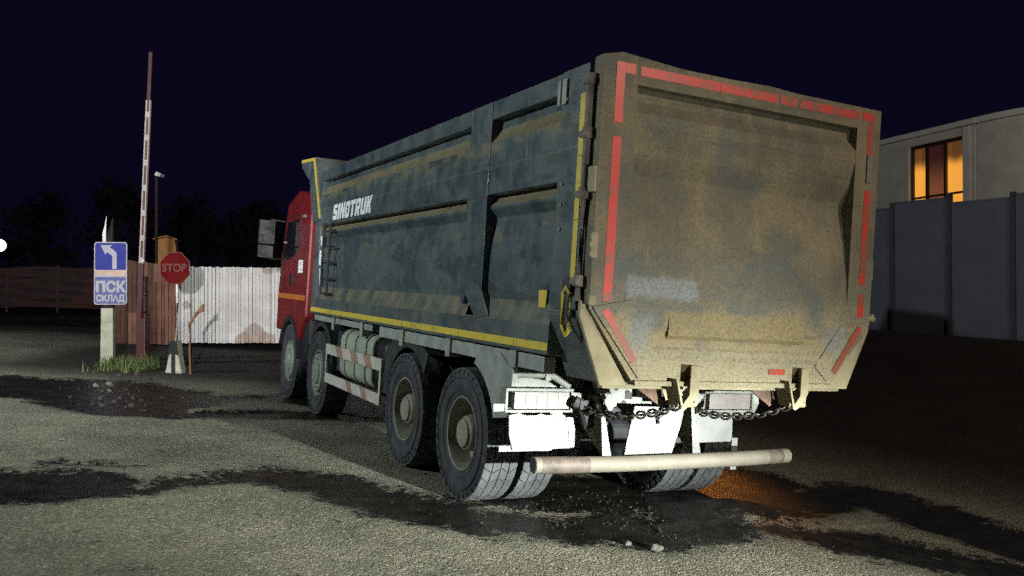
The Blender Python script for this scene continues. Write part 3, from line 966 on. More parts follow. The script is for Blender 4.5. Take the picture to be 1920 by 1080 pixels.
# rear cross-member with end plates, tan box, hole marks
c = MB()
c.prism([(-.60, 1.12), (-.46, 1.12), (-.43, .82), (-.50, .84)], 1, -1.02, -1.0)
c.box(-.45, -.14, -1.03, -1.005, .86, 1.10)
c.box(.14, .45, -1.03, -1.005, .86, 1.10)
c.box(-.14, .14, -1.0, -.97, .74, .93)
c.prism([(-.68, 1.13), (-.56, 1.13), (-.46, .92), (-.50, .86)], 1, -1.15, -1.13)
build_each(c, 'end_plate', 'chassis_white', truck, bevel=.004)
c = MB()
for x_, z_ in ((-.38, 1.03), (-.31, .92), (-.20, 1.05), (.22, .95), (-.28, 1.0)):
    c.lathe_x([(0, .0001), (0, .022), (.0, .022)], 12, 0, 0, 0, 0) if False else c.tube([(x_, -1.034, z_), (x_, -1.004, z_)], .021, 12)
c.box(-.30, -.24, -1.036, -1.02, .95, 1.0)
build_each(c, 'bolt', 'black_plastic', truck)
c = MB()
c.box(-.22, -.06, -1.25, -1.06, .97, 1.12)
c.tube([(-.02, -1.15, .93), (.10, -1.15, .95)], .07, 14)
c.build('tow_coupling', 'dirty_plate', truck, bevel=.008)

# fenders over the rear wheels
def arc(cy, r0, a0, a1, n=10, cz=.535):
    return [(cy + r0 * math.cos(a0 + (a1 - a0) * k / n), cz + r0 * math.sin(a0 + (a1 - a0) * k / n)) for k in range(n + 1)]
for s in (-1, 1):
    fm = MB()
    # front fender of the rear bogie: flat-topped arch with a slanted front edge
    outer = [(2.06, .60), (2.10, 1.0), (1.86, 1.165), (1.0, 1.15), (.86, 1.10)]
    inner = list(reversed([(2.02, .60)] + arc(1.394, .585, math.radians(8), math.radians(140), 12)))
    fm.prism(outer + inner, 0, s * 1.14, s * 1.16)
    # top skin
    for (a, b), (c2, d2) in zip(outer[:-1], outer[1:]):
        fm.add([(s * 1.14, a, b), (s * .62, a, b), (s * .62, c2, d2), (s * 1.14, c2, d2)], [(0, 1, 2, 3)])
    fm.build('mudguard', 'chassis_dark', truck, bevel=.003)
    fm = MB()
    outer = [(-.18, 1.16), (-.20, 1.24), (-.62, 1.24), (-.84, 1.12), (-.86, .90), (-.80, .78)]
    inner = list(reversed(arc(0, .60, math.radians(105), math.radians(160), 8)))
    fm.prism(outer + inner, 0, s * 1.14, s * 1.16)
    for (a, b), (c2, d2) in zip(outer[:-1], outer[1:]):
        fm.add([(s * 1.14, a, b), (s * .55, a, b), (s * .55, c2, d2), (s * 1.14, c2, d2)], [(0, 1, 2, 3)])
    fm.build('mudguard', 'chassis_grey', truck, bevel=.003)
fm = MB()
fm.tube([(-1.21, -.92, 1.115), (-.92, -.93, 1.115), (-.86, -.935, 1.10), (-.74, -.95, 1.035)], .032, 12)
for x_ in (-1.2, -.93):
    fm.box(x_ - .02, x_ + .02, -.97, -.87, 1.07, 1.16)
fm.build('lamp_bracket', 'chassis_grey', truck, smooth=40)

# rear lamp units and mudflaps
for s, x0, x1 in ((-1, -1.255, -.70), (1, .50, 1.02)):
    b = MB()
    b.box(x0, x1, -.955, -.86, .99, 1.012)
    b.box(x0, x1, -.955, -.86, .838, .856)
    b.box(x0, x0 + .02, -.955, -.86, .8565, .9895)
    b.box(x1 - .02, x1, -.955, -.86, .8565, .9895)
    b.box(x0 + .021, x1 - .021, -.87, -.862, .8565, .9895)
    if s < 0:
        b.box(x1 + .002, -.585, -.95, -.93, .86, .985)
        b.box(-1.345, x0 - .002, -.95, -.93, .845, .90)
        b.box(-.66, -.61, -.956, -.951, .94, .975)
    u = b.build('rear_lamp', 'chassis_white', truck, bevel=.004)
    b = MB()
    m = x0 + (.075 if s < 0 else .07)
    wseg = (x1 - .03 - m) / 5
    b.box(m, x1 - .03, -.945, -.872, .862, .985)
    for k in range(1, 5):
        b.box(m + k * wseg - .002, m + k * wseg + .002, -.9475, -.9455, .866, .981)
    b.build('lens', 'lamp_lens', u, bevel=.004)
b = MB()
b.prism([(-1.235, .825), (-1.15, .838), (-1.10, .822), (-1.02, .822), (-.98, .836), (-.93, .822), (-.83, .836), (-.775, .82), (-.74, .60), (-.715, .58), (-1.19, .575), (-1.225, .68)], 1, -.985, -.972)
b.box(-1.29, -.86, -.968, -.955, .562, .605)
b.prism([(-.735, .80), (-.64, .80), (-.655, .70), (-.62, .70), (-.60, .575), (-.735, .575)], 1, -.93, -.918)
build_each(b, 'mudflap', 'flap_white', truck, bevel=.003)
b = MB()
for x_ in (-1.165, -1.0, -.845):
    b.prism([(x_ - .02, .80), (x_ + .02, .80), (x_ + .002, .778), (x_ - .012, .778)], 1, -.988, -.9855)
build_each(b, 'flap_bolt', 'chassis_grey', truck)
b = MB()
b.prism([(.40, .835), (.79, .835), (.795, .63), (.78, .605), (.42, .60), (.41, .70)], 1, -.975, -.962)
b.build('mudflap', 'flap_white', truck, bevel=.003)
b = MB()
b.add([(-.345, -1.235, .925), (.10, -1.235, .915), (.085, -1.225, .78), (.02, -1.22, .575), (-.40, -1.22, .57), (-.385, -1.222, .68),
       (-.345, -1.222, .925), (.10, -1.222, .915), (.085, -1.212, .78), (.02, -1.207, .575), (-.40, -1.207, .57), (-.385, -1.209, .68)],
      [(0, 1, 2, 3, 4, 5), (6, 11, 10, 9, 8, 7)] + [(i, i + 6, (i + 1) % 6 + 6, (i + 1) % 6) for i in range(6)])
b.build('mudflap', 'flap_white', truck, bevel=.002)
b = MB()
b.tube([(-.12, -1.25, .93), (-.11, -1.26, .87), (-.15, -1.255, .84), (-.135, -1.25, .80)], .012, 8)
b.build('cable', 'black_plastic', truck)
b = MB()
b.box(.86, .92, -.9, -.86, .36, .62)
b.box(-.71, -.67, -.935, -.915, .62, .74)
build_each(b, 'cable', 'chassis_grey', truck)

# bumper tube on two tapered plates
b = MB()
b.tube([(-1.148, -1.23, .517), (-.9, -1.233, .514), (-.6, -1.238, .510), (-.3, -1.242, .510), (0, -1.243, .513), (.3, -1.244, .517), (.6, -1.240, .520), (.8, -1.235, .524), (1.05, -1.23, .530), (1.148, -1.23, .533)], [.057, .0575, .057, .0565, .0572, .057, .0565, .0575, .057, .0565], 28)
bumper = b.build('bumper_tube', 'bumper_white', truck, smooth=40, bevel=.003)
b = MB()
b.tube([(-1.1495, -1.23, .515), (-1.152, -1.23, .515)], .050, 24)
b.build('end_cap', 'chassis_dark', bumper)
b = MB()
for x0, x1 in ((-1.10, -.72), (.92, 1.07)):
    b.tube([(x0, -1.232, .515 + (.0115 if x0 > 0 else 0)), (x1, -1.236 if x0 < 0 else -1.230, .5115 + (.0185 if x0 > 0 else 0))], .0582, 28)
build_each(b, 'worn_band', 'worn_paint', bumper, smooth=40)
for x_ in (-.50, .30):
    b = MB()
    b.prism([(-1.24, .57), (-1.19, .57), (-.80, .80), (-.80, .98), (-1.10, .98), (-1.20, .90)], 0, x_ - .09, x_ - .075)
    b.build('bumper_bracket', 'dirty_plate', truck, bevel=.003)
    b = MB()
    b.add([(x_ - .105, -1.245, .57), (x_ - .03, -1.245, .57), (x_ - .115, -1.205, .92), (x_ - .095, -1.205, .92),
           (x_ - .105, -1.232, .57), (x_ - .03, -1.232, .57), (x_ - .115, -1.192, .92), (x_ - .095, -1.192, .92)],
          [(0, 1, 3, 2), (4, 6, 7, 5), (0, 2, 6, 4), (1, 5, 7, 3), (0, 4, 5, 1), (2, 3, 7, 6)])
    b.build('bracket_flange', 'chassis_white', truck)

# dark iron pieces beside the left chain
b = MB()
b.tube([(-.72, -1.0, .93), (-.66, -1.02, .90), (-.62, -1.03, .82), (-.60, -1.03, .74)], .045, 10)
b.box(-.70, -.52, -1.06, -1.03, .87, .94)
b.tube([(-.60, -1.04, .90), (-.40, -1.08, .87), (-.36, -1.09, .83)], .03, 8)
b.box(-.585, -.47, -1.09, -1.065, .765, .79)
b.box(-.585, -.565, -1.09, -1.065, .79, .85)
b.build('tow_hook', 'chassis_dark', truck, bevel=.004)
for p0, p1, sag in (((-.66, -1.08, .875), (-.46, -1.90, 1.02), .055), ((.26, -1.10, .885), (.49, -1.90, 1.02), .065)):
    b = MB()
    n_l = 17
    pts = []
    for k in range(n_l + 1):
        u = k / n_l
        p = Vector(p0).lerp(Vector(p1), u)
        p.z -= sag * 4 * u * (1 - u) * (1.0)
        pts.append(p)
    for k in range(n_l):
        a, e = pts[k], pts[k + 1]
        d = e - a
        d.normalize()
        mid = (a + e) / 2
        u = d.cross(Vector((0, 0, 1))).normalized()
        w = d.cross(u)
        u, w = (u, w) if k % 2 else (w, u)
        L = (e - a).length * .5 + .017
        ring = []
        for j in range(11):
            an = 2 * PI * j / 10
            ring.append(mid + d * (L * math.cos(an)) + u * (.024 * math.sin(an)))
        b.tube(ring, .0085, 6)
    b.build('chain', 'chain_steel', truck, smooth=60)

# ---- wheels
R, RS = .5345, .515


def tyre_mesh(width, seg=64):
    m = MB()
    h = width / 2
    prof = [(-h * .80, .290), (-h * .93, .315), (-h * 1.02, .37), (-h * 1.04, .43), (-h * .98, .485), (-h * .93, .508), (-h * .86, .519), (0, .523),
            (h * .86, .519), (h * .93, .508), (h * .98, .485), (h * 1.04, .43), (h * 1.02, .37), (h * .93, .315), (h * .80, .290)]
    m.lathe_x(prof, seg, 0)
    for xr, rr in ((-h * 1.0, .352), (-h * 1.045, .45)):       # raised rings on the sidewall
        m.lathe_x([(xr - .001, rr - .006), (xr - .006, rr), (xr - .001, rr + .006)], seg, 0)
    npit = 34
    rows = [(-h * .98, -h * .52), (-h * .46, -h * .03), (h * .03, h * .46), (h * .52, h * .98)]
    for k in range(npit):
        for ri, (xa, xb) in enumerate(rows):
            off = (0.5 if ri in (1, 3) else 0.0)
            sk = (.42 if ri in (0, 2) else -.42)
            a0 = 2 * PI * (k + off) / npit
            da = 2 * PI / npit * .86
            sh = 2 * PI / npit * sk
            nb = 2
            vs = []
            for rad in (.512, R):
                for xx, ash in ((xa, 0), (xb, sh)):
                    for u in (0, .5, 1):
                        an = a0 + ash + da * u
                        rr = rad - (.006 if abs(xx) > h * .9 and rad == R else 0)
                        vs.append((xx, rr * math.cos(an), rr * math.sin(an)))
            fs = []
            for u in range(2):
                fs.append((6 + u, 7 + u, 10 + u, 9 + u))
                fs.append((0 + u, 1 + u, 7 + u, 6 + u))
                fs.append((3 + u, 4 + u, 10 + u, 9 + u))
            fs.append((0, 3, 9, 6))
            fs.append((2, 5, 11, 8))
            m.add(vs, fs, 1)
        # shoulder lugs running down the sidewall
        for s in (-1, 1):
            a0 = 2 * PI * k / npit
            vs = []
            for u in (0, .55):
                an = a0 + 2 * PI / npit * u
                for xx, rr in ((s * h * .97, R - .008), (s * h * 1.005, .50), (s * h * 1.03, .474), (s * h * .96, .50)):
                    vs.append((xx, rr * math.cos(an), rr * math.sin(an)))
            m.add(vs, [(0, 1, 5, 4), (1, 2, 6, 5), (0, 3, 2, 1), (4, 5, 6, 7)], 0)
    return m


rear_tyre = tyre_mesh(.285)
front_tyre = tyre_mesh(.30)


def wheel(kind):
    """outer face towards -X; wheel > tyre, rim, hub"""
    w = empty('wheel', (0, 0, 0), truck)
    if kind == 'rear':
        tw1 = rear_tyre.build('tyre', ['tyre_rubber', 'tread_rubber'], w, smooth=35, loc=(0, 0, 0), recalc=True)
        tw2 = tw1.copy()
        COL.objects.link(tw2)
        tw2.parent = w
        tw2.location = (.335, 0, 0)
        tw2.rotation_euler = (.05, 0, 0)
        m = MB()
        m.lathe_x([(-.105, .292), (-.128, .300), (-.135, .294), (-.130, .284), (-.105, .277), (.0, .268), (.035, .262), (.045, .235), (.05, .17), (.046, .15)], 56)
        m.lathe_x([(.46, .295), (.40, .27), (.06, .26)], 40)
        rim = m.build('rim', 'rim_dusty', w, smooth=35)
        m = MB()
        m.lathe_x([(.06, .155), (-.02, .150), (-.085, .142), (-.10, .132), (-.105, .12), (-.125, .112), (-.13, .10), (-.13, .001)], 32)
        for k in range(10):
            a = 2 * PI * k / 10
            m.tube([(.05, .20 * math.cos(a), .20 * math.sin(a)), (.012, .20 * math.cos(a), .20 * math.sin(a))], .015, 6)
        m.build('hub', 'rim_dusty', w, smooth=35)
    else:
        front_tyre.build('tyre', ['tyre_rubber', 'tread_rubber'], w, smooth=35)
        m = MB()
        m.lathe_x([(-.11, .290), (-.13, .298), (-.137, .29), (-.13, .28), (-.09, .272), (-.085, .262), (-.12, .252), (-.150, .238), (-.156, .22), (-.152, .16), (-.15, .15)], 56)
        m.lathe_x([(.14, .29), (.0, .27), (-.09, .26)], 40)
        m.build('rim', 'hub_pale', w, smooth=35)
        m = MB()
        m.lathe_x([(-.14, .145), (-.165, .14), (-.176, .12), (-.182, .08), (-.187, .06), (-.187, .001)], 28)
        for k in range(10):
            a = 2 * PI * k / 10
            m.tube([(-.16, .19 * math.cos(a), .19 * math.sin(a)), (-.168, .19 * math.cos(a), .19 * math.sin(a))], .013, 6)
        m.build('hub', 'hub_pale', w, smooth=35)
    return w


def copy_tree(o, parent):
    c = o.copy()
    COL.objects.link(c)
    c.parent = parent
    for ch in list(o.children):
        copy_tree(ch, c)
    return c


XW = -1.177 + .1425
rw = wheel('rear')
rw.location = (XW, 0, R)
rw['label'] = 'rear dual wheel'
for yy, s in ((1.394, -1), (0, 1), (1.394, 1)):
    c = copy_tree(rw, truck)
    c.location = (XW if s < 0 else -XW, yy, R)
    c.rotation_euler = (.3, 0, 0) if s < 0 else (0, 0, PI)
fw = wheel('front')
fw.location = (XW, 4.729, R)
fw['label'] = 'front steered wheel with pale convex hub'
for yy, s in ((6.404, -1), (4.729, 1), (6.404, 1)):
    c = copy_tree(fw, truck)
    c.location = (XW if s < 0 else -XW, yy, R)
    c.rotation_euler = (.5, 0, 0) if s < 0 else (0, 0, PI)

# ---- fuel tank, side guard rail
def rounded(y0, y1, z0, z1, r, n=5):
    pts = []
    for cy, cz, a in ((y1 - r, z1 - r, 0), (y0 + r, z1 - r, 90), (y0 + r, z0 + r, 180), (y1 - r, z0 + r, 270)):
        for k in range(n + 1):
            an = math.radians(a + 90 * k / n)
            pts.append((cy + r * math.cos(an), cz + r * math.sin(an)))
    return pts
k = MB()
k.prism([(x_, z_) for x_, z_ in rounded(-1.13, -.52, .57, 1.155, .13)], 1, 2.62, 3.88)
tank = k.build('fuel_tank', 'tank_metal', truck, smooth=30, bevel=.02)
for yy in (2.80, 3.22, 3.62):
    k = MB()
    k.prism([(x_, z_) for x_, z_ in rounded(-1.142, -.51, .56, 1.167, .135)], 1, yy, yy + .045)
    k.build('tank_strap', 'tank_metal' if yy > 2.9 else 'chassis_white', tank, smooth=30)
k = MB()
k.prism([(x_, z_) for x_, z_ in rounded(-1.11, -.55, .60, 1.15, .13)], 1, 2.20, 2.50)
k.build('air_tank', 'black_plastic', truck, smooth=30, bevel=.02)
k = MB()
k.box(-1.10, -.55, 3.98, 4.14, .62, 1.12)
k.build('filter_box', 'chassis_dark', truck, bevel=.02)

rl = MB()
X0, X1 = -1.195, -1.165
def striped(z0, z1, ya, yb, pat, lean):
    yy = ya
    top = z1
    for w_, mi in pat:
        a = yy
        b2 = max(yb, yy - w_)
        la = lean if a < ya - 1e-6 else 0
        lb = lean if b2 > yb + 1e-6 else 0
        rl.prism([(a - la, z0), (a + la * 0, z1), (b2, z1), (b2 - lb, z0)], 0, X0, X1, mi)
        yy = b2
        if b2 <= yb:
            break
# bars run from front (4.30) to back (2.08); red and white slanted bands
striped(.82, .945, 4.30, 2.08, [(.42, 0), (.26, 1), (.36, 0), (.26, 1), (.26, 0), (.26, 1), (.6, 0)], .12)
striped(.47, .585, 4.30, 2.08, [(.95, 0), (.20, 1), (.36, 0), (.2, 1), (.9, 0)], .10)
for a in (4.25, 2.085):
    rl.box(X0 + .002, X1 - .002, a, a + .05, .586, .819, 0)
for a in (3.8, 2.5):
    rl.box(X1, -.9, a, a + .05, .86, .92, 0)
rl.build('side_guard_rail', ['rail_white', 'rail_red'], truck, bevel=.003)

# ---- front mudguards between the steered wheels
for s in (-1, 1):
    f = MB()
    outer = arc(4.729, .66, math.radians(12), math.radians(165), 14)
    inner = list(reversed(arc(4.729, .60, math.radians(12), math.radians(165), 14)))
    f.prism(outer + inner, 0, s * .78, s * 1.16)
    f.build('mudguard', 'chassis_dark', truck, smooth=30)
k = MB()
k.box(-1.14, -.75, 5.36, 5.80, .62, 1.20)
k.box(-1.16, -1.141, 5.44, 5.72, .72, 1.12)
k.box(-1.05, -.80, 5.40, 5.75, 1.201, 1.33)
k.tube([(-1.10, 5.30, .86), (-1.10, 5.30, 1.18)], .10, 14)
k.build('battery_box', 'black_plastic', truck, bevel=.02)
k = MB()
k.box(-1.0, -.75, 5.40, 5.85, .46, .60)
k.build('air_tank', 'chassis_grey', truck, bevel=.02)

# ---- cab
CX = 1.205
cabm = MB()
side = [(5.52, 1.20), (5.52, 2.62), (5.62, 2.93), (6.35, 3.02), (7.02, 2.86), (7.28, 2.10), (7.36, 1.65), (7.36, .95), (6.98, .95)] + arc(6.404, .60, math.radians(38), math.radians(150), 12)
cabm.prism(side, 0, -CX, CX)
cab = cabm.build('cab', 'cab_red', truck, bevel=.035)
k = MB()
k.prism([(6.92, 2.58), (6.20, 2.60), (6.16, 2.10), (6.90, 2.00), (7.13, 2.08)], 0, -CX - .006, -CX + .01)
k.prism([(6.92, 2.58), (6.20, 2.60), (6.16, 2.10), (6.90, 2.00), (7.13, 2.08)], 0, CX - .01, CX + .006)
build_each(k, 'side_window', 'cab_glass', cab, bevel=.004)
k = MB()
for pts in ([(6.94, 2.64), (6.12, 2.66)], [(6.12, 2.66), (6.10, 1.12)], [(7.18, 2.10), (7.22, 1.55)]):
    (a, b), (c2, d2) = pts
    tt = Vector((c2 - a, d2 - b)).normalized()
    q = Vector((-tt.y, tt.x)) * .008
    k.prism([(a + q.x, b + q.y), (c2 + q.x, d2 + q.y), (c2 - q.x, d2 - q.y), (a - q.x, b - q.y)], 0, -CX - .003, -CX + .01)
build_each(k, 'door_seam', 'black_plastic', cab)
k = MB()
k.box(-CX - .03, -CX - .002, 6.30, 6.46, 1.70, 1.74)
k.prism([(6.62, 1.80), (6.42, 1.80), (6.45, 1.62), (6.58, 1.62)], 0, -CX - .008, -CX - .001)
build_each(k, 'door_handle', 'black_plastic', cab, bevel=.004)
k = MB()
k.box(-CX - .004, -CX - .001, 5.56, 7.30, 1.435, 1.51)
k.build('orange_stripe', 'orange_stripe_paint', cab)
k = MB()
k.box(-CX - .005, -CX - .002, 5.80, 6.06, 1.82, 2.00)
st = k.build('sticker', 'sticker_white', cab)
k = MB()
k.box(-CX - .0065, -CX - .0055, 5.90, 5.93, 1.925, 1.975)
k.box(-CX - .0065, -CX - .0055, 5.87, 5.97, 1.862, 1.872)
build_each(k, 'sticker_print', 'ink_black', st)
k = MB()
outer = arc(6.404, .66, math.radians(20), math.radians(172), 16)
inner = list(reversed(arc(6.404, .585, math.radians(20), math.radians(172), 16)))
k.prism(outer + inner, 0, -CX - .012, -.78)
k.prism(outer + inner, 0, CX + .012, .78)
build_each(k, 'wheel_arch', 'black_plastic', cab, smooth=30)
k = MB()
k.prism([(5.75, 2.93), (6.40, 3.02), (6.95, 2.90), (6.50, 3.12), (5.85, 3.16)], 0, -1.0, 1.0)
k.build('roof_deflector', 'cab_red', cab, bevel=.02)
k = MB()
k.tube([(-CX, 7.15, 2.60), (-1.40, 7.20, 2.62), (-1.48, 7.12, 2.60), (-1.48, 7.12, 2.06), (-1.40, 7.18, 2.02), (-CX, 7.22, 2.03)], .014, 8)
k.box(-1.60, -1.37, 7.08, 7.16, 2.24, 2.60)
k.box(-1.60, -1.38, 7.07, 7.15, 2.03, 2.215)
mir = k.build('wing_mirror', 'black_plastic', cab, bevel=.012)
k = MB()
k.box(-1.585, -1.385, 7.072, 7.079, 2.255, 2.585)
k.box(-1.585, -1.395, 7.062, 7.069, 2.045, 2.20)
build_each(k, 'mirror_glass', 'mirror_glass', mir)
k = MB()
for a in (6.98, 7.05):
    k.lathe_x([(0, .02), (-.02, .018), (-.03, .001)], 12, 0, -CX, a, 2.28)
k.box(-CX - .02, -CX + .01, 5.80, 5.95, 2.60, 2.64)
build_each(k, 'marker_or_added_lamp', 'lamp_lens', cab)
# exhaust stack and intake behind the cab
k = MB()
k.tube([(-.95, 5.44, 1.2), (-.95, 5.44, 2.9)], .07, 14)
k.build('air_intake', 'chassis_grey', truck, smooth=40)

# amber glowing box on the right, out of view, added to tint the ground
k = MB()
k.box(1.165, 1.20, .64, .76, .72, .78)
k.box(1.06, 1.164, .66, .74, .73, 1.165)
k.mi[6:] = [1] * 6
k.build('marker_or_added_lamp', ['amber_glow', 'chassis_dark'], truck, bevel=.006)
orange_spot = lamp('orange_ground_spot', 'SPOT', (2.0, 17.0, 3.2), 7500, (1.0, .33, .045), tw(1.62, -.12, 0), .30, math.radians(7), 1.0)  # unseen orange spot behind the truck, narrowed to one patch of ground
orange_spot.data.use_nodes = True
orange_spot.data.node_tree.nodes['Emission'].inputs['Strength'].default_value = 0.62

# ------------------------------------------------------------------ signs, barrier, post at the gate
def P(u, v, d):
    """a point at distance d along the view, from photo measurements (metres)"""
    return ((u - 960) / 1656.09 * d, d, 1.6503 + (559 - v) / 1656.09 * d)


def facing_plate(m, cx, cz, poly, th, mi=0, dy=0.0):
    m.prism([(cx + a, cz + b) for a, b in poly], 1, dy - th, dy, mi)


# pale concrete post with the blue direction sign
px, py = -7.22, 15.8
z0 = gz(px, py)
post = MB()
H = 3.12 - z0
post.add([(-.11, -.11, -.3), (.11, -.11, -.3), (.11, .11, -.3), (-.11, .11, -.3),
          (-.10, -.10, 1.02), (.10, -.10, 1.02), (.10, .10, 1.02), (-.10, .10, 1.02)],
         [(0, 1, 5, 4), (1, 2, 6, 5), (2, 3, 7, 6), (3, 0, 4, 7), (3, 2, 1, 0), (4, 5, 6, 7)], 0)
pp = post.build('concrete_post', ['concrete_pale', 'concrete_dark'], None, bevel=.012, loc=(px, py, z0))
pp.rotation_euler = (0, 0, math.radians(12))
tag(pp, 'pale painted concrete post standing in grass under the blue sign', 'post')
up = MB()
up.add([(-.095, -.09, 1.025), (.09, -.09, 1.025), (.09, .09, 1.025), (-.095, .09, 1.025),
        (-.075, -.07, 2.15), (.075, -.07, 2.15), (.075, .07, 2.15), (-.075, .07, 2.15), (.06, .05, H), (.07, .06, H - .02)],
       [(0, 1, 5, 4), (1, 2, 6, 5), (2, 3, 7, 6), (3, 0, 4, 7), (3, 2, 1, 0), (4, 5, 8), (5, 6, 9, 8), (6, 7, 8, 9), (7, 4, 8)], 0)
up.build('dark_upper_part', 'concrete_dark', pp, bevel=.006)
up = MB()
up.add([(-.085, -.096, 2.12), (-.02, -.096, 2.12), (-.083, -.09, 2.35), (-.028, -.088, 2.35), (-.055, -.07, H - .18), (-.03, -.07, H - .18), (-.02, -.06, H + .02),
        (-.085, -.07, 2.12), (-.02, -.07, 2.12), (-.083, -.066, 2.35), (-.028, -.066, 2.35), (-.055, -.05, H - .18), (-.03, -.05, H - .18)],
       [(0, 1, 3, 2), (2, 3, 5, 4), (4, 5, 6), (7, 9, 10, 8), (9, 11, 12, 10), (11, 6, 12), (0, 2, 9, 7), (2, 4, 11, 9), (4, 6, 11), (1, 8, 10, 3), (3, 10, 12, 5), (5, 12, 6)])
up.build('lit_tip', 'post_white', pp)  # lit face of the dark post top, put in as a white strip

sx, sy = -7.10, 15.62
bs = empty('direction_sign', (sx, sy, 2.09))
bs.rotation_euler = (0, 0, math.radians(6))
tag(bs, 'blue direction sign with white bent arrow and warehouse lettering on the post', 'sign')
def rrect(w, h, r, n=5):
    return [(a, b) for a, b in rounded(-w / 2, w / 2, -h / 2, h / 2, r, n)]
m = MB()
m.prism(rrect(.56, 1.11, .05), 1, -.004, .02)
m.build('plate', 'sign_white', bs)
m = MB()
top = [(a, b) for a, b in rounded(-.262, .262, .06, .537, .035)]
m.prism(top, 1, -.0075, -.0045)
m.build('blue_field', 'sign_blue', bs)
m = MB()
m.prism(rounded(-.262, .262, -.537, -.065, .035), 1, -.0075, -.0045)
m.build('pale_field', 'sign_pale_blue', bs)
m = MB()
m.prism([(.03, .075), (.105, .075), (.105, .33), (.09, .375), (.04, .425), (-.01, .455), (.02, .50), (-.17, .495), (-.085, .33), (-.06, .375), (.0, .335), (.03, .30)], 1, -.011, -.008)
m.build('arrow', 'sign_white', bs)
m = MB()
m.prism([(-.255, .052), (.255, .05), (.255, -.02), (.18, -.055), (.05, -.05), (-.05, -.03), (-.255, -.01)], 1, -.0085, -.0045)
m.build('glare_band', 'sign_glare', bs)  # lamp glare on the plate, painted as a piece of its own colour
lettering('lettering', 'ПСК', 'sign_white', .25, (0, -.0095, -.325), (PI / 2, 0, 0), bs, bold=.014, sx=.95, extrude=.001, align='CENTER')
lettering('lettering', 'СКЛАД', 'sign_white', .155, (0, -.0095, -.495), (PI / 2, 0, 0), bs, bold=.008, sx=.86, extrude=.001, align='CENTER')

# stop sign on a thin white pole in a weighted foot
stx, sty = -5.83, 15.3
zs = gz(-5.80, 15.0)
ss = empty('stop_sign', (stx, sty, zs))
tag(ss, 'red octagonal stop sign on a thin white pole with weighted foot', 'sign')
zc = 2.17 - zs
oct_ = [(.277 * math.cos(PI / 8 + k * PI / 4), zc + .30 * math.sin(PI / 8 + k * PI / 4)) for k in range(8)]
m = MB()
m.prism(oct_, 1, -.03, -.01)
m.build('rim_plate', 'sign_white' if False else 'stop_letter', ss, bevel=.003)
m = MB()
# slightly dented face: a fan of facets with its own depth
cen = len(m.v)
vs = [(0.02, -.050, zc - .03)]
for k in range(8):
    a = PI / 8 + k * PI / 4
    vs.append((.262 * math.cos(a), -.033 - (.006 if k % 2 else 0), zc + .285 * math.sin(a)))
m.add(vs, [(0, 1 + k, 1 + (k + 1) % 8) for k in range(8)])
m.build('red_face', 'stop_red', ss)
lettering('lettering', 'STOP', 'stop_letter', .19, (0.0, -.054, zc - .06), (PI / 2, 0, 0), ss, bold=.006, sx=.92, extrude=.002, align='CENTER')
m = MB()
m.tube([(.02, .01, .55), (.03, .01, 1.2), (.01, .01, zc + .2)], .022, 10)
m.build('pole', 'post_white', ss, smooth=40)
m = MB()
m.prism([(-.14, -.03), (.16, -.03), (.10, .30), (.075, .55), (-.045, .55), (-.07, .30)], 1, -.12, .12)
foot = m.build('foot', 'concrete_pale', ss, bevel=.02)
m = MB()
m.prism([(-.02, -.02), (.05, -.02), (.045, .32), (.102, .30), (.077, .552), (-.047, .552), (-.072, .31), (-.02, .33)], 1, -.128, -.121)
m.build('black_band', 'concrete_dark', foot)

# bent rusty post: rest for the lowered boom
bx_, by_ = -5.55, 15.25
zb = gz(bx_, by_)
m = MB()
m.tube([(0, 0, -.2), (.0, 0, .45), (-.01, 0, .86), (.10, -.02, 1.02), (.20, -.03, 1.13)], .028, 10)
m.prism([(.15, 1.05), (.19, 1.18), (.25, 1.20), (.235, 1.07)], 1, -.06, .0)
o = m.build('boom_rest', 'rusty_post_paint', None, smooth=40, loc=(bx_, by_, zb))
tag(o, 'bent rusty metal post with a small cup end beside the stop sign', 'post')

# raised red and white barrier
bax, bay = P(268, 600, 17.2)[0], 17.2
zb = gz(bax, bay)
ba = empty('boom_barrier', (bax, bay, zb))
tag(ba, 'raised red and white boom barrier pointing into the night sky', 'barrier')
m = MB()
m.box(-.085, .095, -.12, .12, -.1, .92)
m.box(-.065, .075, -.10, .10, .922, 1.62)
m.build('cabinet', 'barrier_red', ba, bevel=.015)
boom = empty('boom', (0.03, -.20, 1.2), ba)
# stripes: (length, material)  0 rust red, 1 white edged red, 2 white
L = 0.0
dirv = Vector((.20, 0, 5.10)).normalized()
segs = [(1.10, 0), (.12, 2), (.34, 1), (.12, 2), (.40, 1), (.12, 2), (.40, 1), (.12, 2), (.40, 1), (.12, 2), (.40, 1), (.12, 2), (.36, 1), (.12, 2), (.24, 1), (1.0, 3)]
tot = sum(a for a, _ in segs)
sc = 5.10 / tot
m = MB()
z = -.35
rot = Matrix.Rotation(math.atan2(.20, 5.1), 3, 'Y')
def rbox(x0, x1, y0, y1, za, zb2, mi):
    k0 = len(m.v)
    m.box(x0, x1, y0, y1, za, zb2, mi)
    for i in range(k0, len(m.v)):
        m.v[i] = tuple(rot @ Vector(m.v[i]))
for ln_, k in segs:
    e = z + ln_ * sc
    if k == 0:
        rbox(-.045, .045, -.03, .03, z, e - .0, 0)
    elif k == 2:
        rbox(-.045, .045, -.03, .03, z, e, 1)
    elif k == 1:
        rbox(-.045, -.020, -.03, .03, z, e, 1)
        rbox(.026, .045, -.03, .03, z, e, 1)
        rbox(-.0198, .0258, -.026, .026, z, e, 0)
    else:
        rbox(-.032, .032, -.02, .02, z, e, 2)
    z = e
m.build('striped_pole', ['barrier_red', 'barrier_white', 'barrier_rust'], boom)
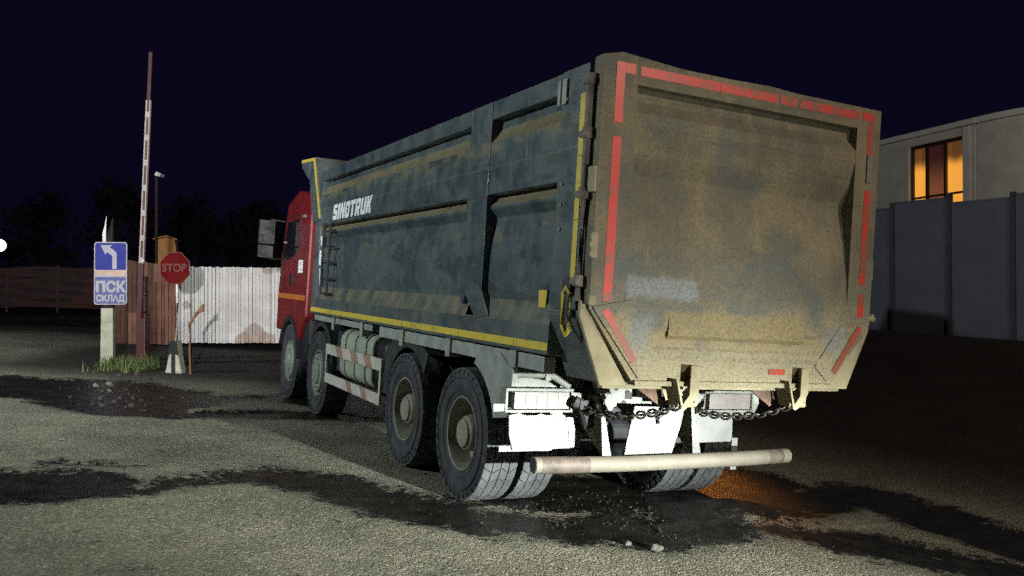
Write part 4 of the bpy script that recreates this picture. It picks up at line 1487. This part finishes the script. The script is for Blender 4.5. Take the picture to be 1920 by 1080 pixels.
m = MB()
m.tube([(.09, -.06, .72), (.09, -.10, .72)], .02, 10)
m.build('reflector', 'sticker_white', boom)

# corrugated gate: brown leaf and white leaf
def corrugated(x0, x1, zlo, zhi0, zhi1, pitch=.115, depth=.03):
    """upright strips of sheet with narrow dark gaps between them"""
    mm = MB()
    rnd = random.Random(int(pitch * 1000) + int(x1 * 10))
    a = x0
    while a < x1 - .02:
        w = min(pitch * rnd.choice((.6, .9, 1.0, 1.0, 1.15)), x1 - a)
        g = rnd.choice((.007, .009, .016))
        zt = zhi0 + (zhi1 - zhi0) * (a - x0) / (x1 - x0) + rnd.uniform(-.012, .012)
        d = rnd.uniform(0, .008)
        mm.prism([(a, d), (a + w * .5, d - .004), (a + w - g, d + .003), (a + w - g, d + .012), (a, d + .012)], 2, zlo + rnd.uniform(-.01, .01), zt)
        a += w
    return mm
gx, gy = -7.50, 21.2
z0 = 1.6503 + (559 - 643) / 1656.09 * gy
wg = empty('white_gate_leaf', (gx, gy, z0))
wg.rotation_euler = (0, 0, math.radians(3))
tag(wg, 'white corrugated sheet gate leaf with rust patches behind the stop sign', 'gate')
corrugated(-.55, 2.05, 0, 1.83, 1.80, .085, .028).build('sheet', 'gate_white', wg)
m = MB()
m.box(-.55, 4.9, .05, .10, .12, .20)
m.box(-.55, 4.9, .05, .10, 1.55, 1.63)
m.box(2.06, 2.14, .0, .10, -.2, 1.80)
m.build('frame', 'gate_brown', wg)
m2 = corrugated(2.15, 4.9, 0.0, 1.80, 1.78, .085, .028)
m2.build('sheet', 'gate_white', wg)
bg = empty('brown_gate_leaf', (gx - 1.95, gy - .25, z0))
bg.rotation_euler = (0, 0, math.radians(2))
tag(bg, 'brown corrugated sheet gate leaf between the blue sign and the white leaf', 'gate')
corrugated(-.10, 1.36, -.02, 2.02, 1.86, .10, .03).build('sheet', 'gate_brown', bg)
m = MB()
m.box(-.18, -.105, -.02, .06, -.3, 2.08)
m.box(1.37, 1.45, -.02, .06, -.3, 1.80)
m.build('frame', 'gate_brown', bg, bevel=.005)

# woven brushwood fence along the left edge, red light put into its wood colour
bf = MB()
for k in range(26):
    zz = .06 + k * .043
    yy = random.uniform(-.02, .02)
    x_a = -9 + random.uniform(0, .4)
    pts = []
    for j in range(24):
        pts.append((-9 + j * .55, .04 * math.sin(j * PI + k * PI) + yy, zz + .02 * math.sin(j * 1.3 + k) + random.uniform(-.01, .01)))
    bf.tube(pts, .02 + random.random() * .008, 5)
for j in range(9):
    bf.tube([(-8.8 + j * 1.5, 0, -.1), (-8.8 + j * 1.5, .02, 1.16 + random.uniform(-.1, .06))], .03, 7)
o = bf.build('brushwood_fence', 'brush_wood', None, smooth=50, loc=(-12.8, 24.5, 1.35))
o.rotation_euler = (0, math.radians(0.5), math.radians(-6))
tag(o, 'low reddish woven brushwood fence along the dark verge on the left', 'fence')

# tan gable of a small hut over the gate
hut = empty('small_hut', (P(311, 470, 40)[0], 40, .4))
hut.rotation_euler = (0, 0, math.radians(14))
tag(hut, 'small hut with lit tan gable wall showing above the brown gate', 'hut')
hz = P(0, 445, 40)[2] - .4
m = MB()
m.prism([(-.45, -.6), (.42, -.6), (.42, hz - .55), (.36, hz - .10), (.02, hz), (-.18, hz - .06), (-.45, hz - .12)], 1, 0, .9)
m.build('wall', 'tan_wall', hut)
m = MB()
m.add([(-.55, -.05, hz - .10), (.02, -.05, hz + .05), (.46, -.05, hz - .12), (-.55, 1.0, hz - .10), (.02, 1.0, hz + .05), (.46, 1.0, hz - .12),
       (-.55, -.05, hz - .05), (.02, -.05, hz + .10), (.46, -.05, hz - .07), (-.55, 1.0, hz - .05), (.02, 1.0, hz + .10), (.46, 1.0, hz - .07)],
      [(6, 7, 10, 9), (7, 8, 11, 10), (0, 3, 4, 1), (1, 4, 5, 2), (0, 1, 7, 6), (1, 2, 8, 7), (3, 9, 10, 4), (4, 10, 11, 5), (0, 6, 9, 3), (2, 5, 11, 8)])
m.build('roof', 'tan_wall', hut)

# camera pole behind the barrier with small white head; the glaring street lamp far left
sp = empty('lamp_pole', (P(293, 450, 24)[0], 24, .6))
tag(sp, 'thin dark pole behind the barrier with small white camera head on top', 'pole')
hz = P(0, 328, 24)[2] - .6
m = MB()
m.tube([(0, 0, -.3), (0, 0, hz)], .04, 8)
m.build('pole', 'bark', sp)
m = MB()
m.prism([(-.02, hz - .02), (.13, hz - .06), (.17, hz + .02), (.03, hz + .09)], 1, -.12, .12)
m.build('camera_head', 'sticker_white', sp, bevel=.01)
lp = empty('street_lamp', (P(-2, 460, 34)[0], 34, .7))
tag(lp, 'street lamp with glaring bluish white bulb at the left edge', 'street lamp')
hz = P(0, 460, 34)[2] - .7
m = MB()
m.tube([(-.2, .1, -.3), (-.2, .1, hz + .5), (0, 0, hz + .55)], .05, 8)
m.build('pole', 'bark', lp)
def ball(r, c=(0, 0, 0), seg=20, rings=12):
    mm = MB()
    vs = [(c[0], c[1], c[2] + r)]
    for i in range(1, rings):
        a = PI * i / rings
        for k_ in range(seg):
            b2 = 2 * PI * k_ / seg
            vs.append((c[0] + r * math.sin(a) * math.cos(b2), c[1] + r * math.sin(a) * math.sin(b2), c[2] + r * math.cos(a)))
    vs.append((c[0], c[1], c[2] - r))
    fs = [(0, 1 + k_, 1 + (k_ + 1) % seg) for k_ in range(seg)]
    for i in range(rings - 2):
        for k_ in range(seg):
            fs.append((1 + i * seg + k_, 1 + (i + 1) * seg + k_, 1 + (i + 1) * seg + (k_ + 1) % seg, 1 + i * seg + (k_ + 1) % seg))
    e = len(vs) - 1
    fs += [(e, e - seg + (k_ + 1) % seg, e - seg + k_) for k_ in range(seg)]
    mm.add(vs, fs)
    return mm
ball(.24, (0, 0, hz), 14, 8).build('bulb', 'lamp_glow', lp, smooth=180)

# ------------------------------------------------------------------ right side: sheet fence, house with a lit window
dv = Vector((-.574, .819, 0))
p0 = Vector((8.93, 18.0, 0))
step = 1.25
fence_group = 'grey sheets of the fence on the right'
fz = empty('panel_fence', (p0.x, p0.y, .72))
fz.rotation_euler = (0, 0, math.atan2(dv.y, dv.x))
tag(fz, 'tall grey sheet metal fence with dark posts on the bank', 'fence')
for k in range(-4, 9):
    m = MB()
    top = 2.94 + (0.0 if k % 2 == 0 else -.06) + (.05 if k == 0 else 0)
    m.box(k * step + .05, (k + 1) * step - .05, -.02, .02, -.35, top)
    m.box(k * step + .05, (k + 1) * step - .05, .021, .035, top - .035, top + .004)
    m.build('fence_panel', 'panel_grey', fz, bevel=.004)
    m = MB()
    m.box(k * step - .045, k * step + .045, -.05, .055, -.5, 2.98 + (.10 if k == 0 else 0))
    m.build('fence_post', 'panel_post', fz, bevel=.005)

house = empty('house', (15.76, 30.0, 0.3))
tag(house, 'pale stone house with flat cornice and one warmly lit window', 'house')
A = Vector((-.312, .95)).normalized()
B = Vector((.68, -.73)).normalized()
def wallbox(m, d, s0, s1, z0_, z1_, inset=0.0, th=.35):
    """box along direction d from s0 to s1; thickness towards the back of the facade"""
    nrm = Vector((d.y, -d.x))
    if nrm.dot(Vector((.3, 1))) < 0:
        nrm = -nrm
    a = d * s0 + nrm * inset
    b2 = d * s1 + nrm * inset
    q = nrm * th
    pts = [a, b2, b2 + q, a + q]
    m.add([(p_.x, p_.y, z0_) for p_ in pts] + [(p_.x, p_.y, z1_) for p_ in pts],
          [(0, 1, 5, 4), (1, 2, 6, 5), (2, 3, 7, 6), (3, 0, 4, 7), (0, 3, 2, 1), (4, 5, 6, 7)])
HT = 7.28
m = MB()
wallbox(m, A, 0, .55, -1, HT)
wallbox(m, A, 3.08, 9.0, -1, HT)
wallbox(m, A, .55, 3.08, -1, 3.3)
wallbox(m, A, .55, 3.08, 6.98, HT)
m.build('wall', 'house_stone', house, bevel=.02)
# round bay: facets curving from A towards B
m = MB()
pts = [Vector((0, 0))]
ang0 = math.atan2(-A.y, -A.x)
ang1 = math.atan2(B.y, B.x)
cur = Vector((.05, -.02))
bay = [cur.copy()]
for k in range(9):
    an = ang0 + (ang1 + .30 - ang0) * min(1, k / 4)
    cur = cur + Vector((math.cos(an), math.sin(an))) * .75
    bay.append(cur.copy())
back = [Vector((p_.x + 2.4, p_.y + 2.8)) for p_ in bay]
vs = []
for p_, q_ in zip(bay, back):
    vs += [(p_.x, p_.y, -1), (p_.x, p_.y, HT), (q_.x, q_.y, HT), (q_.x, q_.y, -1)]
fs = []
for i in range(len(bay) - 1):
    j = 4 * i
    fs += [(j, j + 4, j + 5, j + 1), (j + 1, j + 5, j + 6, j + 2), (j + 2, j + 6, j + 7, j + 3)]
j = 4 * (len(bay) - 1)
fs += [(0, 1, 2, 3), (j, j + 3, j + 2, j + 1)]
m.add(vs, fs)
m.build('round_bay', 'house_stone', house, smooth=30)
m = MB()
wallbox(m, A, -.15, 9.1, HT + .003, HT + .20, -.14, .7)
m.build('cornice', 'house_trim', house, bevel=.02)
m = MB()
vs = []
for p_ in bay:
    q_ = p_ + Vector((-.12, -.12))
    r_ = p_ + Vector((2.0, 2.4))
    vs += [(q_.x, q_.y, HT + .003), (q_.x, q_.y, HT + .20), (r_.x, r_.y, HT + .20), (r_.x, r_.y, HT + .003)]
fs = []
for i in range(len(bay) - 1):
    j = 4 * i
    fs += [(j, j + 4, j + 5, j + 1), (j + 1, j + 5, j + 6, j + 2), (j, j + 3, j + 7, j + 4)]
j = 4 * (len(bay) - 1)
fs += [(0, 1, 2, 3), (j, j + 3, j + 2, j + 1)]
m.add(vs, fs)
m.build('bay_cornice', 'house_trim', house, smooth=30)
m = MB()
wallbox(m, A, .20, .48, -1, HT - .02, -.05, .048)
m.build('pilaster', 'house_trim', house)
win = empty('window', (0, 0, 0), house)
m = MB()
wallbox(m, A, .552, .64, 3.3, 6.978, .12, .10)
wallbox(m, A, 2.99, 3.078, 3.3, 6.978, .12, .10)
for s_ in (1.42, 2.28):
    wallbox(m, A, s_, s_ + .09, 3.3, 6.86, .12, .10)
wallbox(m, A, .642, 2.988, 6.88, 6.978, .12, .10)
for s0, s1 in ((.642, 1.418), (1.512, 2.278), (2.372, 2.988)):
    wallbox(m, A, s0, s1, 5.02, 5.09, .12, .10)
m.build('frame', 'window_dark', win)
m = MB()
wallbox(m, A, .56, 1.46, 3.3, 6.88, .235, .02)
wallbox(m, A, 2.33, 3.06, 3.3, 6.88, .235, .02)
build_each(m, 'pane', 'window_glow', win)
m = MB()
wallbox(m, A, 1.462, 2.328, 3.3, 6.88, .235, .02)
m.build('pane', 'window_dim', win)

# ------------------------------------------------------------------ plants, trees, rubble
gr = MB()
random.seed(11)
for k in range(560):
    cx = random.gauss(0, .17)
    if random.random() < .35:
        cx = .36 + random.gauss(0, .06)
    cy = random.gauss(0, .28)
    h = random.uniform(.10, .30) * math.exp(-((cx / .6) ** 2)) * (1.45 if abs(cx - .36) < .14 else 1)
    a = random.uniform(0, 2 * PI)
    lean = random.uniform(.02, .22)
    w = random.uniform(.006, .012)
    dx, dy = math.cos(a), math.sin(a)
    px_, py_ = -dy * w, dx * w
    zz = gz(-6.80 + cx, 15.35 + cy) - gz(-6.80, 15.35) - .02
    p = [(cx + px_, cy + py_, zz), (cx - px_, cy - py_, zz),
         (cx + dx * lean * .4 - px_ * .7, cy + dy * lean * .4 - py_ * .7, zz + h * .6), (cx + dx * lean * .4 + px_ * .7, cy + dy * lean * .4 + py_ * .7, zz + h * .6),
         (cx + dx * lean, cy + dy * lean, zz + h)]
    gr.add(p, [(0, 1, 2, 3), (3, 2, 4)], random.choice((0, 0, 1, 2)))
o = gr.build('grass', ['grass_a', 'grass_b', 'grass_c'], None, loc=(-6.80, 15.35, gz(-6.80, 15.35)), recalc=False)
tag(o, 'tuft of green weeds round the foot of the concrete post', 'grass', kind='stuff')


def rock(name, x, y, r, mat, label=None, seed=0, flat=.7):
    rnd = random.Random(seed)
    bm = bmesh.new()
    bmesh.ops.create_icosphere(bm, subdivisions=2, radius=r)
    ph = [rnd.uniform(0, 6) for _ in range(6)]
    for v in bm.verts:
        p = v.co / r
        k = 1 + .22 * math.sin(p.x * 3.1 + ph[0]) * math.sin(p.y * 2.7 + ph[1]) + .16 * math.sin(p.z * 4.3 + ph[2] + p.x * 2) + rnd.uniform(-.06, .06)
        v.co = Vector((p.x * r * k, p.y * r * k * (.8 + .2 * math.sin(ph[3])), p.z * r * k * flat))
    me = bpy.data.meshes.new(name)
    bm.to_mesh(me)
    bm.free()
    me.materials.append(MATS[mat])
    o = bpy.data.objects.new(name, me)
    COL.objects.link(o)
    o.location = (x, y, gz(x, y) + r * flat * .35)
    o.rotation_euler = (0, 0, rnd.uniform(0, 6))
    if label:
        tag(o, label, 'stone')
    return o


rock('stone', .98, 6.03, .045, 'stone_grey', 'grey stone lying in the wet track behind the bumper', 3)
rock('stone', .80, 6.12, .028, 'stone_grey', 'small pale stone just left of the larger stone on wet ground', 5)
# heap of dark clods and pale chips between post and track
rb = MB()
random.seed(5)
def lump(m, x, y, z, r, mi):
    rnd = random
    vs = []
    for i in range(4):
        a = PI * (i + .5) / 4
        for k in range(6):
            b2 = 2 * PI * k / 6
            q = r * rnd.uniform(.7, 1.2)
            vs.append((x + q * math.sin(a) * math.cos(b2), y + q * math.sin(a) * math.sin(b2), z + q * .7 * math.cos(a)))
    fs = []
    for i in range(3):
        for k in range(6):
            fs.append((i * 6 + k, i * 6 + (k + 1) % 6, (i + 1) * 6 + (k + 1) % 6, (i + 1) * 6 + k))
    fs += [tuple(range(5, -1, -1)), tuple(range(18, 24))]
    m.add(vs, fs, mi)
for k in range(60):
    u = random.random()
    x = -6.25 + 1.35 * u + random.gauss(0, .22)
    y = 14.0 - 3.2 * u + random.gauss(0, .25)
    r = abs(random.gauss(.0, .014)) + .006
    lump(rb, x, y, gz(x, y) + r * .3, r, 0)
for x, y, r in ((-5.95, 13.05, .055), (-6.0, 12.75, .045), (-5.85, 12.9, .04), (-5.6, 12.3, .035), (-6.3, 14.2, .05), (-6.15, 14.5, .05)):
    lump(rb, x, y, gz(x, y) + r * .4, r, 1)
o = rb.build('rubble', ['clod', 'stone_grey'], None, smooth=30)
tag(o, 'dark clods and pale stone chips scattered below the grass', 'rubble', kind='stuff')
gb = MB()
for k in range(520):
    x = random.uniform(-4.5, 2.6)
    y = random.uniform(4.6, 11.5)
    r = abs(random.gauss(.0, .006)) + .003
    if random.random() < .7:
        x = random.gauss(.85, .55)
        y = random.gauss(7.1, .5)
        r *= .9
    lump(gb, x, y, gz(x, y) + r * .2, r, 0 if random.random() < .93 else 1)
o = gb.build('gravel', ['clod', 'stone_grey'], None, smooth=30)
tag(o, 'loose gravel chips scattered over the asphalt', 'gravel', kind='stuff')

# dark trees beyond the gate and fence
def tree_meshes(seed, h, w):
    rnd = random.Random(seed)
    t = MB()
    t.tube([(0, 0, -.5), (.08, 0, h * .35), (-.05, .05, h * .62), (.02, 0, h * .85)], [.22, .17, .10, .03], 8)
    cl = []
    for k in range(16):
        a = rnd.uniform(0, 2 * PI)
        q = rnd.uniform(.15, .95) * w
        z = h * rnd.uniform(.42, .95)
        q *= max(.25, 1 - abs(z / h - .62) * 1.6)
        cl.append((q * math.cos(a), q * math.sin(a), z, rnd.uniform(.28, .55) * w))
        t.tube([(0, 0, h * .38 + .2 * (z - h * .38)), (q * .5 * math.cos(a), q * .5 * math.sin(a), (h * .4 + z) / 2), (q * math.cos(a), q * math.sin(a), z)], [.07, .045, .015], 5)
    c = MB()
    for cx, cy, cz, r in cl:
        for k in range(150):
            d = Vector((rnd.gauss(0, 1), rnd.gauss(0, 1), rnd.gauss(0, .8))).normalized() * r * rnd.uniform(.35, 1.05)
            p = Vector((cx, cy, cz)) + d
            a = Vector((rnd.gauss(0, 1), rnd.gauss(0, 1), rnd.gauss(0, 1))).normalized() * rnd.uniform(.12, .24)
            b2 = a.cross(Vector((rnd.gauss(0, 1), rnd.gauss(0, 1), rnd.gauss(0, 1)))).normalized() * rnd.uniform(.08, .15)
            c.add([p - a, p + b2, p + a, p - b2], [(0, 1, 2, 3)], rnd.choice((0, 0, 1, 2)))
    return t, c
trees = [
    ((-37.5, 70.0), 8.5, 4.0, 'dark bushy tree between the glaring street lamp and the blue sign'),
    ((-30.5, 68.0), 9.3, 3.4, 'tall dark tree directly behind the blue sign'),
    ((-27.0, 73.0), 8.6, 4.0, 'dark tree above the brown gate leaf, behind the stop sign'),
    ((-23.2, 75.0), 8.0, 4.0, 'dark tree above the middle of the white gate leaf'),
    ((-19.0, 71.0), 8.2, 3.8, 'dark tree above the white gate beside the truck mirror'),
]
for i, ((x, y), h, w, lab) in enumerate(trees):
    tr = empty('tree', (x, y, gz(x, y)))
    tag(tr, lab, 'tree', 'dark trees beyond the gate')
    t_, c_ = tree_meshes(20 + i, h, w)
    t_.build('trunk', 'bark', tr, smooth=50)
    c_.build('crown', ['leaf_a', 'leaf_b', 'leaf_c'], tr, recalc=False)
# overhead cable strung behind the barrier
